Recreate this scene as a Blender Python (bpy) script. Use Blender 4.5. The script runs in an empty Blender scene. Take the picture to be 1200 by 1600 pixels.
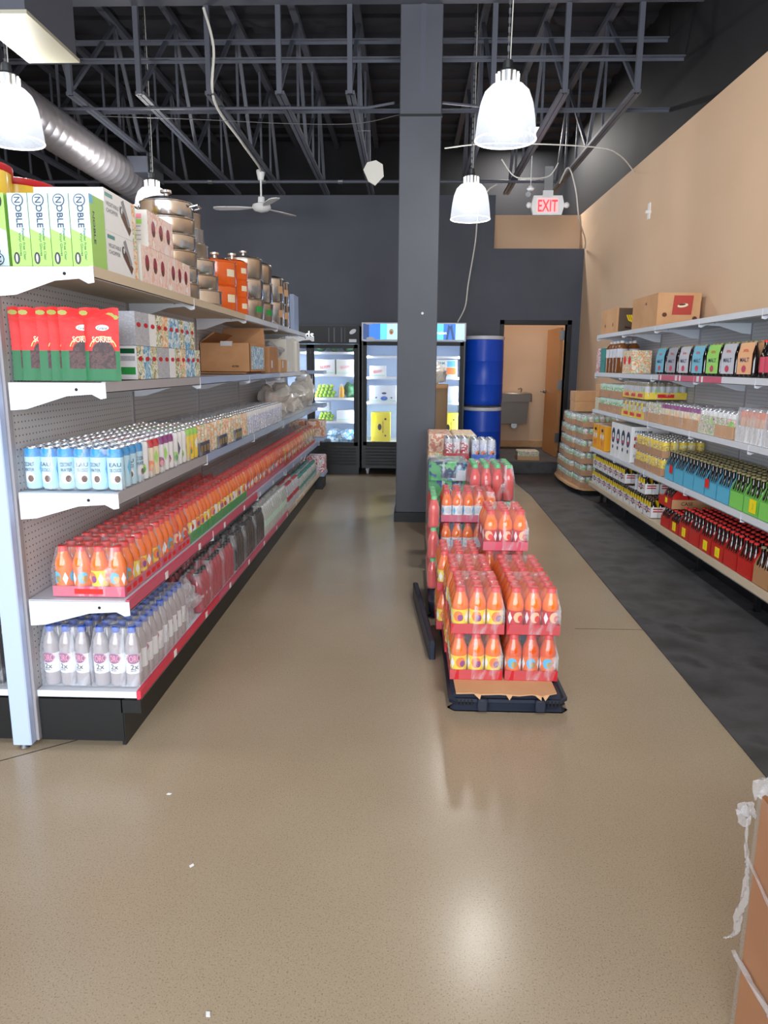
import bpy, math, random
from mathutils import Matrix, Vector, noise
random.seed(7)
PI = math.pi
S = bpy.context.scene
COL = S.collection

# ---------------------------------------------------------------- camera
FPX = 1130.0
Rm = Matrix(((0.99945, 0.0131, -0.0301), (0.0322, -0.1978, 0.9797), (0.0069, -0.9802, -0.1981)))
def camera():
    d = Vector(((637-600)/FPX, (572-800)/FPX, 1.0)).normalized()
    rl = math.radians(0.4)
    u = Vector((math.sin(rl), -math.cos(rl), 0.0)); u.z = -(u.x*d.x+u.y*d.y)/d.z; u.normalize()
    r = d.cross(u); r.normalize()
    if r.x < 0: r = -r
    # rows r,d,u : world = R @ cam(x right, y down, z fwd)
    R = Matrix((r, d, u))
    F = Matrix(((1, 0, 0), (0, -1, 0), (0, 0, -1)))
    M = (R @ F).to_4x4(); M.translation = Vector((0, 0, 1.5))
    c = bpy.data.cameras.new('camera'); o = bpy.data.objects.new('camera', c); COL.objects.link(o)
    c.sensor_fit = 'VERTICAL'; c.sensor_height = 24.0; c.lens = FPX/1600.0*24.0
    c.clip_start = 0.05
    o.matrix_world = M
    S.camera = o
camera()

# ---------------------------------------------------------------- light set-up
S.view_settings.view_transform = 'Standard'
S.view_settings.look = 'None'
S.view_settings.gamma = 1.0
S.view_settings.use_curve_mapping = False
S.view_settings.exposure = 0.2
W = bpy.data.worlds.new('sky'); S.world = W; W.use_nodes = True
W.node_tree.nodes['Background'].inputs[0].default_value = (0.80, 0.90, 1.0, 1)
W.node_tree.nodes['Background'].inputs[1].default_value = 1.0
S.cycles.max_bounces = 10; S.cycles.diffuse_bounces = 6; S.cycles.transparent_max_bounces = 24
S.cycles.sample_clamp_indirect = 4.0
def area(name, loc, size, power, color, rot):
    l = bpy.data.lights.new(name, 'AREA'); l.shape = 'RECTANGLE'; l.size, l.size_y = size
    l.energy = power; l.color = color
    o = bpy.data.objects.new(name, l); COL.objects.link(o); o.location = loc; o.rotation_euler = rot
    return o
WIN_W, LAMP_W = 520.0, 118.0
area('daylight', (-1.2, -2.85, 1.9), (7.5, 3.0), WIN_W, (0.86, 0.93, 1.0), (PI/2, 0, 0))

# ---------------------------------------------------------------- materials
def lin(h):
    h = h.lstrip('#'); o = []
    for i in (0, 2, 4):
        c = int(h[i:i+2], 16)/255.0
        o.append(c/12.92 if c <= 0.04045 else ((c+0.055)/1.055)**2.4)
    return (o[0], o[1], o[2], 1.0)
MATS = {}
def mat(name, hx, rough=0.5, metal=0.0, coat=0.0, emit=0.0, alpha=None, spec=0.5, trans=0.0, ior=1.45):
    m = bpy.data.materials.new(name); m.use_nodes = True
    b = m.node_tree.nodes['Principled BSDF']
    b.inputs['Base Color'].default_value = lin(hx); b.inputs['Roughness'].default_value = rough
    b.inputs['Metallic'].default_value = metal; b.inputs['Coat Weight'].default_value = coat
    b.inputs['Coat Roughness'].default_value = 0.08
    b.inputs['Specular IOR Level'].default_value = spec
    b.inputs['Transmission Weight'].default_value = trans; b.inputs['IOR'].default_value = ior
    if emit:
        b.inputs['Emission Color'].default_value = lin(hx); b.inputs['Emission Strength'].default_value = emit
    MATS[name] = m
    return m
def nt(m): return m.node_tree.nodes, m.node_tree.links, m.node_tree.nodes['Principled BSDF']
def noisy(name, cols, scale=8.0, rough=0.5, bump=0.0, detail=4.0, const=False, pos=None, coat=0.0, metal=0.0, rand=False, stretch=(1, 1, 1), bscale=None, vor=False):
    """material whose colour comes from object-space noise"""
    m = mat(name, cols[0], rough, metal, coat)
    N, L, b = nt(m)
    tc = N.new('ShaderNodeTexCoord'); mp = N.new('ShaderNodeMapping'); mp.inputs['Scale'].default_value = stretch
    L.new(tc.outputs['Object'], mp.inputs['Vector'])
    src = mp.outputs['Vector']
    if rand:
        oi = N.new('ShaderNodeObjectInfo'); mu = N.new('ShaderNodeMath'); mu.operation = 'MULTIPLY'; mu.inputs[1].default_value = 37.0
        ad = N.new('ShaderNodeVectorMath'); ad.operation = 'ADD'
        L.new(oi.outputs['Random'], mu.inputs[0]); L.new(src, ad.inputs[0]); L.new(mu.outputs[0], ad.inputs[1]); src = ad.outputs[0]
    if vor:
        no = N.new('ShaderNodeTexVoronoi'); no.inputs['Scale'].default_value = scale
        fac = N.new('ShaderNodeSeparateColor'); L.new(no.outputs['Color'], fac.inputs[0]); fo = fac.outputs[0]
    else:
        no = N.new('ShaderNodeTexNoise'); no.inputs['Scale'].default_value = scale; no.inputs['Detail'].default_value = detail; fo = no.outputs['Fac']
    L.new(src, no.inputs['Vector'])
    r = N.new('ShaderNodeValToRGB'); r.color_ramp.interpolation = 'CONSTANT' if const else 'LINEAR'
    n = len(cols)
    lo, hi = (0.0, 1.0) if vor else (0.32, 0.68)
    pos = pos or [lo+(hi-lo)*i/max(1, (n if const else n-1)) for i in range(n)]
    while len(r.color_ramp.elements) < n: r.color_ramp.elements.new(0.5)
    for i in range(n):
        r.color_ramp.elements[i].position = pos[i]; r.color_ramp.elements[i].color = lin(cols[i])
    L.new(fo, r.inputs[0]); L.new(r.outputs[0], b.inputs['Base Color'])
    if bump:
        bn = N.new('ShaderNodeTexNoise'); bn.inputs['Scale'].default_value = bscale or scale; bn.inputs['Detail'].default_value = 3
        L.new(src, bn.inputs['Vector'])
        bp = N.new('ShaderNodeBump'); bp.inputs['Strength'].default_value = bump; bp.inputs['Distance'].default_value = 0.01
        L.new(bn.outputs['Fac'], bp.inputs['Height']); L.new(bp.outputs['Normal'], b.inputs['Normal'])
    return m
def film(name, hx, fac, rough=0.12, bscale=30.0, bump=0.6):
    """thin clear plastic film: mostly transparent, the rest glossy"""
    m = bpy.data.materials.new(name); m.use_nodes = True; N = m.node_tree.nodes; L = m.node_tree.links; N.clear()
    out = N.new('ShaderNodeOutputMaterial'); mix = N.new('ShaderNodeMixShader'); t = N.new('ShaderNodeBsdfTransparent')
    g = N.new('ShaderNodeBsdfPrincipled'); g.inputs['Base Color'].default_value = lin(hx); g.inputs['Roughness'].default_value = rough
    g.inputs['Coat Weight'].default_value = 0.6
    lw = N.new('ShaderNodeLayerWeight'); lw.inputs['Blend'].default_value = 0.35
    mr = N.new('ShaderNodeMapRange'); mr.inputs['To Min'].default_value = fac; mr.inputs['To Max'].default_value = min(1, fac*2.6)
    n2 = N.new('ShaderNodeTexNoise'); n2.inputs['Scale'].default_value = bscale*.55; n2.inputs['Detail'].default_value = 3; n2.inputs['Distortion'].default_value = 1.2
    m2 = N.new('ShaderNodeMapRange'); m2.inputs['From Min'].default_value = .56; m2.inputs['From Max'].default_value = .72; m2.inputs['To Max'].default_value = .30 if bump > .5 else 0.0  # noise patches of denser film, painted in as streak highlights
    ad = N.new('ShaderNodeMath'); ad.operation = 'ADD'; ad.use_clamp = True
    tc = N.new('ShaderNodeTexCoord'); no = N.new('ShaderNodeTexNoise'); no.inputs['Scale'].default_value = bscale; no.inputs['Detail'].default_value = 2
    mp = N.new('ShaderNodeMapping'); mp.inputs['Scale'].default_value = (1, 1, 0.35)
    L.new(tc.outputs['Object'], mp.inputs[0]); L.new(mp.outputs[0], no.inputs['Vector'])
    bp = N.new('ShaderNodeBump'); bp.inputs['Strength'].default_value = bump; bp.inputs['Distance'].default_value = 0.012
    L.new(no.outputs['Fac'], bp.inputs['Height']); L.new(bp.outputs['Normal'], g.inputs['Normal']); L.new(bp.outputs['Normal'], lw.inputs['Normal'])
    L.new(mp.outputs[0], n2.inputs['Vector']); L.new(n2.outputs['Fac'], m2.inputs['Value']); L.new(mr.outputs[0], ad.inputs[0]); L.new(m2.outputs[0], ad.inputs[1])
    L.new(lw.outputs['Facing'], mr.inputs['Value']); L.new(ad.outputs[0], mix.inputs[0])
    L.new(t.outputs[0], mix.inputs[1]); L.new(g.outputs[0], mix.inputs[2]); L.new(mix.outputs[0], out.inputs[0])
    MATS[name] = m
    return m

for n_, h_, r_, k_ in [
    ('white', 'e9ebee', .45, {}), ('offwhite', 'dcdad2', .5, {}), ('black', '101114', .35, {}), ('blackmatte', '0c0d10', .7, {}), ('navy', '1c2a57', .4, {}),
    ('red', 'c3202a', .4, {}), ('redbright', 'e02a24', .35, {}), ('pinkred', 'c94a60', .45, {}), ('green', '2f9a4c', .4, {}), ('darkgreen', '0f5a38', .4, {}),
    ('lime', '9bd65a', .45, {}), ('mint', 'bfe0cf', .45, {}), ('yellow', 'f1d21f', .4, {}), ('gold', 'c9a75c', .3, dict(metal=.6)), ('blue', '2a63c9', .4, {}),
    ('sky', '53b5e0', .4, {}), ('skydeep', '2c8fd0', .35, {}), ('orange', 'ef7a22', .4, {}), ('teal', '3f8f8a', .4, {}), ('purple', '8a2f7c', .4, {}), ('grey', '8d9096', .5, {}),
    ('pink', 'ee8fa0', .45, {}), ('peach', 'f0b98c', .45, {}), ('tan', 'b88f68', .6, {}), ('brown', '5a3520', .5, {}), ('cream', 'e8dcc0', .5, {}),
    ('steel', 'dfe0e2', .18, dict(metal=1.0)), ('steelwarm', 'd2c6b8', .28, dict(metal=1.0)), ('can_metal', 'c4c6c9', .25, dict(metal=1.0)), ('alu', '9fa3a8', .35, dict(metal=1.0)),
    ('juice_orange', 'ee6f10', .22, dict(coat=.8)), ('juice_deep', 'dd520f', .22, dict(coat=.8)), ('juice_gold', 'd59a2a', .22, dict(coat=.8)), ('juice_rose', 'd8453f', .22, dict(coat=.8)),
    ('juice_dark', 'a8283e', .2, dict(coat=.8)), ('cola', '1a0d0c', .12, dict(coat=.8)), ('mauby', 'a39a9c', .12, dict(coat=.8)), ('tea', '7a4718', .15, dict(coat=.8)), ('clearwater', 'c3cbc6', .1, dict(coat=.8)),
    ('cap_red', 'd2322f', .4, {}), ('cap_green', '5fbf7a', .4, {}), ('cap_blue', '2352b8', .35, {}), ('cap_white', 'dfe3e6', .4, {}), ('cap_black', '15161a', .4, {}),
    ('enamel', 'e8641a', .2, dict(coat=1.0)), ('barrel_blue', '1149c4', .32, {}), ('shelf_white', 'd6dbe4', .42, {}), ('shelf_grey', 'a9a7ad', .45, {}), ('shelf_silver', '9fb0d2', .35, {}),
    ('shelf_beige', 'cdbda4', .5, {}), ('upright', 'b3c4e6', .4, {}), ('strip_red', 'd23a50', .45, {}), ('strip_pink', 'c65a74', .45, {}), ('kick', '0e0f11', .4, {}),
    ('trim_black', '15161b', .5, {}), ('ceiling_black', '2b2c33', .8, {}), ('steel_black', '545864', .5, {}), ('fan_white', 'e6e8ea', .4, {}), ('cable_white', 'd8d8d2', .5, {}), ('wood_door', 'c98f5a', .4, {}),
    ('fountain_grey', '6e665f', .35, dict(metal=.4)), ('tape', 'c8c8cc', .4, {}), ('price_yellow', 'f7e012', .5, {}), ('kraft', 'b0845c', .75, {}), ('kraft_light', 'cfa47a', .75, {}), ('kraft_drum', '9a8266', .6, {}),
    ('plastic_navy', '252b3a', .45, {}), ('fruit_green', '8fb52f', .45, {}), ('fruit_lime', 'b5c93c', .45, {}), ('foliage_green', '2c5a34', .6, {}), ('glove_green', 'a2d26a', .5, {}), ('glove_mint', 'c2d8de', .5, {}),
    ('lips_gold', '8f8560', .4, {}), ('label_silver', 'c9ccd6', .35, {})]:
    mat(n_, h_, r_, **k_)
mat('cocoblue', 'b2dcf0', .4); mat('sign_pink', 'ff9a9e', .4, emit=.9); mat('lamp_glow', 'fffaf0', .4, emit=14.0); mat('cooler_light', 'dcecff', .4, emit=30.0); mat('sign_red', 'ff2a30', .4, emit=2.2)
mat('sign_glow_white', 'ffffff', .4, emit=1.1); mat('cooler_inside', 'c9daf0', .5); mat('shade_rim', 'f4f4ee', .3, emit=1.2)
film('wrap', 'e8eaf0', .075, .1, 26, 1.0); film('wrap_heavy', 'e2e6f2', .17, .1, 22, 1.0); film('wrap_cloudy', 'dfe2ea', .22, .2, 24, 1.0); film('glass', 'dfe8f0', .05, .03, 2, 0.0)
film('bag_film', 'e4e0da', .42, .22, 18, 1.0); film('acrylic', 'f6f8ff', .30, .15, 60, .3)
noisy('cardboard', ['b5855a', 'c09068', 'b88a5e'], 6, .8); noisy('cardboard_tan', ['c7986c', 'd2a57c'], 5, .8)
noisy('print_fruit', ['f2e9dc', 'f0d8b8', 'ec9a5a', 'e6e0cc', 'a8b878', 'f4f0ea'], 26, .45, const=True, rand=True)
noisy('print_pink', ['f4e6e4', 'efcfc8', 'f2dcd4', 'eac0b0', 'f6efe9'], 14, .45, const=True, rand=True)
noisy('print_tea', ['dfe5de', '9fbf8a', 'd8c6a0', 'f0eee6', '5f8a70', 'd9a85a', 'c9dbe8'], 26, .5, const=True, rand=True)
noisy('print_teablue', ['9fc4dc', '5f9fc9', 'dfe8ee', 'b9d0dc'], 26, .5, const=True, rand=True)
noisy('print_grey', ['b7bac2', 'a9acb6', 'c4c7ce'], 60, .5, const=True, stretch=(1, 1, 5))
noisy('print_lavender', ['dfe3f2', 'b4bfe8', 'eef0f8', '9aa6dc', 'e9e6e0', 'cfd6ee'], 28, .4, const=True, rand=True)
noisy('print_green', ['dfe8dc', '8ecf8a', '5fb06a', 'e9ece6', 'bcd9c0'], 40, .4, const=True, rand=True)
noisy('print_guava', ['eef0ea', 'f0a0a8', 'd8e6c8', '7fae5a', 'f6f0f0', 'a05070'], 42, .4, const=True, rand=True)
noisy('print_sport', ['1f3f8a', '2fa05a', '56b46a', '132a5a', '3f9fc0', 'dfe6ee'], 7, .35, const=True, rand=True, coat=.5)
noisy('print_redwhite', ['e9e6ea', 'c84858', 'f2eef0', 'd9c9cc'], 26, .35, const=True, rand=True)
noisy('print_yellow', ['e8cf3a', 'f0df70', 'c9a52a', 'eee6b0'], 30, .4, const=True, rand=True)
noisy('print_mixed', ['e8d8cc', 'd88a6a', 'c98a6a', 'e8d2c0', 'c9a58a', 'b06a5a'], 10, .4, const=True, rand=True)
noisy('print_sorrel', ['4a2a2c', '2c181c', '5a3836', '3c2428'], 70, .5)
noisy('print_logo', ['2c4f9a', 'c3404a', 'eceef4', 'eceef4'], 45, .45, const=True)
noisy('tub_print', ['f0c22a', 'f4cf3a', 'e8b020'], 5, .35, coat=.5)

def mk_floor():
    m = mat('floor_concrete', '9c8468', .2)
    N, L, b = nt(m)
    tc = N.new('ShaderNodeTexCoord')
    def noi(s, d, t='ShaderNodeTexNoise'):
        n = N.new(t); n.inputs['Scale'].default_value = s
        if t == 'ShaderNodeTexNoise': n.inputs['Detail'].default_value = d
        L.new(tc.outputs['Object'], n.inputs['Vector']); return n
    def ramp(src, stops):
        r = N.new('ShaderNodeValToRGB')
        while len(r.color_ramp.elements) < len(stops): r.color_ramp.elements.new(.5)
        for i, (p, c) in enumerate(stops): r.color_ramp.elements[i].position = p; r.color_ramp.elements[i].color = lin(c)
        L.new(src, r.inputs[0]); return r
    big = ramp(noi(.9, 3).outputs['Fac'], [(.35, '9d8d77'), (.55, 'a59680'), (.7, 'ac9d87')])
    fine = ramp(noi(210, 2).outputs['Fac'], [(.3, '6a5845'), (.45, 'ffffff'), (.58, 'ffffff'), (.72, 'fff2da')])
    sp = ramp(noi(150, 0, 'ShaderNodeTexVoronoi').outputs['Distance'], [(.0, 'efe6d4'), (.16, 'bfb09a'), (.3, 'a4937c')])
    mx = N.new('ShaderNodeMixRGB'); mx.blend_type = 'MULTIPLY'; mx.inputs[0].default_value = .55
    L.new(big.outputs[0], mx.inputs[1]); L.new(fine.outputs[0], mx.inputs[2])
    m2 = N.new('ShaderNodeMixRGB'); m2.blend_type = 'MIX'; m2.inputs[0].default_value = .22
    L.new(mx.outputs[0], m2.inputs[1]); L.new(sp.outputs[0], m2.inputs[2]); L.new(m2.outputs[0], b.inputs['Base Color'])
    rr = N.new('ShaderNodeMapRange'); rr.inputs['To Min'].default_value = .17; rr.inputs['To Max'].default_value = .30
    L.new(noi(2.2, 4).outputs['Fac'], rr.inputs['Value']); L.new(rr.outputs[0], b.inputs['Roughness'])
    bp = N.new('ShaderNodeBump'); bp.inputs['Strength'].default_value = .05; bp.inputs['Distance'].default_value = .002
    L.new(noi(120, 2).outputs['Fac'], bp.inputs['Height']); L.new(bp.outputs['Normal'], b.inputs['Normal'])
mk_floor()
noisy('rubber_mat', ['333335', '3f3f41', '4c4c4f', '363639'], 3.5, .55, bump=.15, bscale=90, detail=8)
noisy('wall_beige', ['d6b798', 'dabc9e'], 1.5, .75, bump=.05, bscale=60)
noisy('wall_grey', ['484c59', '4e525f'], 2, .6, bump=.04, bscale=50)
noisy('wall_upper', ['101116', '14151a'], 2, .7)
noisy('column_grey', ['4f525c', '555862'], 2, .5, bump=.04, bscale=50)
noisy('board_wood', ['c09468', 'd0a578', 'b88a5c'], 3, .6, stretch=(1, .1, 1))
def mk_peg():
    m = mat('pegboard', '9b9b9e', .55)
    N, L, b = nt(m)
    tc = N.new('ShaderNodeTexCoord'); sep = N.new('ShaderNodeSeparateXYZ'); L.new(tc.outputs['Object'], sep.inputs[0])
    def frac(o):
        k = N.new('ShaderNodeMath'); k.operation = 'MULTIPLY'; k.inputs[1].default_value = 1/.0254; L.new(o, k.inputs[0])
        f = N.new('ShaderNodeMath'); f.operation = 'FRACT'; L.new(k.outputs[0], f.inputs[0])
        s = N.new('ShaderNodeMath'); s.operation = 'SUBTRACT'; s.inputs[1].default_value = .5; L.new(f.outputs[0], s.inputs[0]); return s.outputs[0]
    cx = N.new('ShaderNodeCombineXYZ'); L.new(frac(sep.outputs['Y']), cx.inputs[0]); L.new(frac(sep.outputs['Z']), cx.inputs[1])
    ln = N.new('ShaderNodeVectorMath'); ln.operation = 'LENGTH'; L.new(cx.outputs[0], ln.inputs[0])
    lt = N.new('ShaderNodeMath'); lt.operation = 'LESS_THAN'; lt.inputs[1].default_value = .13; L.new(ln.outputs['Value'], lt.inputs[0])
    mx = N.new('ShaderNodeMixRGB'); mx.inputs[1].default_value = lin('cfd0d4'); mx.inputs[2].default_value = lin('3a3a3d')
    L.new(lt.outputs[0], mx.inputs[0]); L.new(mx.outputs[0], b.inputs['Base Color'])
mk_peg()

# ---------------------------------------------------------------- mesh builder
_tc = {}
def glyphs(s, bold=True):
    if s in _tc: return _tc[s]
    c = bpy.data.curves.new('t', 'FONT'); c.body = s; c.size = 1.0; c.resolution_u = 3
    if bold: c.offset = 0.012
    o = bpy.data.objects.new('t', c); COL.objects.link(o)
    dg = bpy.context.evaluated_depsgraph_get(); me = o.evaluated_get(dg).to_mesh()
    v = [tuple(p.co[:2]) for p in me.vertices]; f = [tuple(p.vertices) for p in me.polygons]
    o.evaluated_get(dg).to_mesh_clear(); bpy.data.objects.remove(o); bpy.data.curves.remove(c)
    xs = [p[0] for p in v]; x0, x1 = min(xs), max(xs)
    v = [(p[0]-(x0+x1)/2, p[1]-.35) for p in v]
    _tc[s] = (v, f, x1-x0)
    return _tc[s]
class MB:
    def __init__(s): s.v = []; s.f = []; s.m = []; s.fm = []; s.sm = []
    def mi(s, m):
        if m not in s.m: s.m.append(m)
        return s.m.index(m)
    def face(s, idx, m, smooth=False): s.f.append(tuple(idx)); s.fm.append(s.mi(m)); s.sm.append(smooth)
    def quad(s, pts, m, smooth=False):
        b = len(s.v); s.v += [tuple(p) for p in pts]; s.face(range(b, b+len(pts)), m, smooth)
    def box(s, x0, x1, y0, y1, z0, z1, m, faces=None):
        """m may be one name or a dict with keys -x +x -y +y -z +z"""
        b = len(s.v)
        s.v += [(x0, y0, z0), (x1, y0, z0), (x1, y1, z0), (x0, y1, z0), (x0, y0, z1), (x1, y0, z1), (x1, y1, z1), (x0, y1, z1)]
        for k, q in {'-z': (3, 2, 1, 0), '+z': (4, 5, 6, 7), '-y': (0, 1, 5, 4), '+x': (1, 2, 6, 5), '+y': (2, 3, 7, 6), '-x': (3, 0, 4, 7)}.items():
            mm = m if isinstance(m, str) else m.get(k, m['*'])
            if mm: s.face([b+i for i in q], mm)
        return s
    def cbox(s, x0, x1, y0, y1, z0, z1, m, c=.004):
        """box with chamfered vertical and top edges"""
        def ring(z, k):
            return [(x0+k, y0, z), (x1-k, y0, z), (x1, y0+k, z), (x1, y1-k, z), (x1-k, y1, z), (x0+k, y1, z), (x0, y1-k, z), (x0, y0+k, z)]
        b = len(s.v)
        s.v += ring(z0, c)+ring(z1-c, c)
        s.v += [(min(max(x, x0+c), x1-c), min(max(y, y0+c), y1-c), z1) for x, y, z in ring(z1, c)]
        for k in range(2):
            for i in range(8):
                j = (i+1) % 8; s.face((b+8*k+i, b+8*k+j, b+8*k+8+j, b+8*k+8+i), m)
        s.face([b+16+i for i in range(8)], m); s.face([b+7-i for i in range(8)], m)
        return s
    def lathe(s, prof, m, c=(0, 0, 0), seg=16, axis='z', smooth=True, cap=True):
        """prof: (r, z[, material]) ; the material is for the band from this point to the next, may be a function of the sector"""
        b = len(s.v); n = len(prof)
        for p in prof:
            for j in range(seg):
                a = 2*PI*(j+.5)/seg; x, y, z = p[0]*math.cos(a), p[0]*math.sin(a), p[1]
                if axis == 'x': x, y, z = z, x, y
                elif axis == 'y': x, y, z = x, -z, y
                s.v.append((c[0]+x, c[1]+y, c[2]+z))
        for i in range(n-1):
            mm = prof[i][2] if len(prof[i]) > 2 else m
            for j in range(seg):
                k = (j+1) % seg; q = mm(j, seg) if callable(mm) else mm
                s.face((b+i*seg+j, b+i*seg+k, b+(i+1)*seg+k, b+(i+1)*seg+j), q, smooth)
        if cap:
            if prof[0][0] > 1e-6: s.face([b+j for j in reversed(range(seg))], m)
            if prof[-1][0] > 1e-6: s.face([b+(n-1)*seg+j for j in range(seg)], prof[-1][2] if len(prof[-1]) > 2 else m)
        return s
    def tube(s, pts, r, m, seg=8, close=True):
        pts = [Vector(p) for p in pts]; b = len(s.v); n = len(pts); prev = None
        for i, p in enumerate(pts):
            d = (pts[min(i+1, n-1)]-pts[max(i-1, 0)]).normalized()
            if prev is None: a = d.cross(Vector((0, 0, 1)) if abs(d.z) < .9 else Vector((1, 0, 0))).normalized()
            else: a = (prev-d*prev.dot(d)).normalized()
            prev = a; bb = d.cross(a); rr = r[i] if isinstance(r, (list, tuple)) else r
            for j in range(seg):
                t = 2*PI*j/seg; q = p+a*(rr*math.cos(t))+bb*(rr*math.sin(t)); s.v.append(tuple(q))
        for i in range(n-1):
            for j in range(seg):
                k = (j+1) % seg; s.face((b+i*seg+j, b+i*seg+k, b+(i+1)*seg+k, b+(i+1)*seg+j), m, True)
        if close: s.face([b+j for j in reversed(range(seg))], m); s.face([b+(n-1)*seg+j for j in range(seg)], m)
        return s
    def bar(s, p, q, w, h, m):
        """rectangular bar from p to q"""
        p, q = Vector(p), Vector(q); d = (q-p).normalized(); up = Vector((0, 0, 1)) if abs(d.z) < .95 else Vector((0, 1, 0))
        a = d.cross(up).normalized()*w/2; c = a.cross(d).normalized()*h/2; b = len(s.v)
        for o in (p, q): s.v += [tuple(o-a-c), tuple(o+a-c), tuple(o+a+c), tuple(o-a+c)]
        for i in range(4):
            j = (i+1) % 4; s.face((b+i, b+j, b+4+j, b+4+i), m)
        s.face((b+3, b+2, b+1, b), m); s.face((b+4, b+5, b+6, b+7), m)
        return s
    def sph(s, c, r, m, seg=10, rings=6, sq=(1, 1, 1), jit=0, sd=0):
        b = len(s.v); rr = random.Random(sd)
        for i in range(rings+1):
            t = PI*i/rings
            for j in range(seg):
                a = 2*PI*j/seg; k = 1+jit*(noise.noise(Vector((math.cos(a)*math.sin(t)*1.7+sd, math.sin(a)*math.sin(t)*1.7, math.cos(t)*1.7))) if jit else 0)
                s.v.append((c[0]+r*k*sq[0]*math.sin(t)*math.cos(a), c[1]+r*k*sq[1]*math.sin(t)*math.sin(a), c[2]-r*k*sq[2]*math.cos(t)))
        for i in range(rings):
            for j in range(seg):
                k = (j+1) % seg; s.face((b+i*seg+j, b+i*seg+k, b+(i+1)*seg+k, b+(i+1)*seg+j), m, True)
        return s
    def prism(s, pts, h0, h1, m, plane='xz'):
        """extrude the polygon (u,v) from h0 to h1; plane xz -> extrude y; xy -> z; yz -> x"""
        def P(u, v, h): return {'xz': (u, h, v), 'xy': (u, v, h), 'yz': (h, u, v)}[plane]
        b = len(s.v); n = len(pts); s.v += [P(u, v, h0) for u, v in pts]+[P(u, v, h1) for u, v in pts]
        for i in range(n):
            j = (i+1) % n; s.face((b+i, b+j, b+n+j, b+n+i), m)
        s.face([b+i for i in reversed(range(n))], m); s.face([b+n+i for i in range(n)], m)
        return s
    def text(s, t, size, m, o, xd, yd, width=None, lift=.0006):
        v, f, w = glyphs(t); sx = size if width is None else width/w; b = len(s.v)
        o = Vector(o); xd = Vector(xd).normalized(); yd = Vector(yd).normalized(); n = xd.cross(yd)
        s.v += [tuple(o+xd*(p[0]*sx)+yd*(p[1]*size)+n*lift) for p in v]
        for q in f: s.face([b+i for i in q], m)
        return s
    def ctext(s, t, size, m, r, a0, z, width=None):
        v, f, w = glyphs(t); sx = size if width is None else width/w; b = len(s.v)
        for p in v:
            a = a0+p[0]*sx/r; s.v.append(((r*1.002+.0012)*math.cos(a), (r*1.002+.0012)*math.sin(a), z+p[1]*size))
        for q in f: s.face([b+i for i in q], m)
        return s
    def cdisc(s, m, r, a0, z, rw, rh, lift=.0004, n=10):
        k = 8 if n > 4 else 4; R2 = r*1.002+lift; pr = None
        for i in range(k+1):
            u = -1+2*i/k; hh = rh*(math.sqrt(max(0, 1-u*u)) if n > 4 else 1-abs(u)); a = a0+rw*u/r; b = len(s.v)
            s.v += [(R2*math.cos(a), R2*math.sin(a), z-hh-1e-5), (R2*math.cos(a), R2*math.sin(a), z+hh+1e-5)]
            if pr is not None: s.face((pr, b, b+1, pr+1), m, True)
            pr = b
        return s
    def disc(s, m, o, xd, yd, rw, rh, n=16, lift=.0006):
        o = Vector(o); xd = Vector(xd).normalized(); yd = Vector(yd).normalized(); nn = xd.cross(yd); b = len(s.v)
        for i in range(n):
            t = 2*PI*i/n; s.v.append(tuple(o+xd*(rw*math.cos(t))+yd*(rh*math.sin(t))+nn*lift))
        s.face(range(b, b+n), m); return s
    def mesh(s, name):
        me = bpy.data.meshes.new(name); me.from_pydata(s.v, [], s.f)
        for m in s.m: me.materials.append(MATS[m])
        me.polygons.foreach_set('material_index', s.fm); me.polygons.foreach_set('use_smooth', s.sm)
        me.validate(); me.update()
        try: me.set_sharp_from_angle(angle=math.radians(42))
        except Exception: pass
        return me
    def build(s, name, parent=None, loc=(0, 0, 0), rz=0): return place(s.mesh(name), name, parent, loc, rz)
def place(me, name, parent=None, loc=(0, 0, 0), rz=0):
    o = bpy.data.objects.new(name, me); COL.objects.link(o); o.location = loc; o.rotation_euler = (0, 0, rz)
    if parent: o.parent = parent
    return o
def thing(name, label, cat, loc=(0, 0, 0), rz=0, group=None):
    o = bpy.data.objects.new(name, None); COL.objects.link(o); o.location = loc; o.rotation_euler = (0, 0, rz); o.empty_display_size = .05
    return tag(o, label, cat, group)
def tag(o, label, cat, group=None):
    o['label'] = label; o['category'] = cat
    if group: o['group'] = group
    return o
def struct(o, label=None):
    o['kind'] = 'structure'
    if label: o['label'] = label
    return o
ORD = 'first second third fourth fifth sixth seventh eighth ninth tenth eleventh twelfth thirteenth fourteenth fifteenth sixteenth seventeenth eighteenth nineteenth twentieth'.split()+['twenty-first', 'twenty-second', 'twenty-third', 'twenty-fourth', 'twenty-fifth', 'twenty-sixth', 'twenty-seventh', 'twenty-eighth', 'twenty-ninth', 'thirtieth']

# ================================================================ the room
XW = 2.47; YB = 10.82
b = MB(); b.box(-7, 3.6, -3.2, 13.0, -.1, 0, 'floor_concrete'); struct(b.build('floor'))
b = MB(); b.prism([(1.22, -3.1), (2.46, -3.1), (2.46, 10.35), (1.40, 10.35), (1.485, 8.5), (1.36, 2.5)], .0005, .006, 'rubber_mat', 'xy')
o = b.build('trim_1'); struct(o, 'black rubber walkway mat along the drinks shelving')
b = MB(); b.box(1.32, 2.46, 10.35, 12.4, 0, .165, 'rubber_mat'); struct(b.build('trim_2'), 'raised black step into the back hall')
# floor seams
b = MB(); b.bar((-2.2, 2.0, .0004), (-1.2, 2.75, .0004), .004, .001, 'blackmatte'); b.bar((1.0, 4.05, .0004), (1.42, 4.05, .0004), .004, .001, 'brown')
struct(b.build('trim_3'), 'dark saw-cut joint in the concrete floor')
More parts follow.
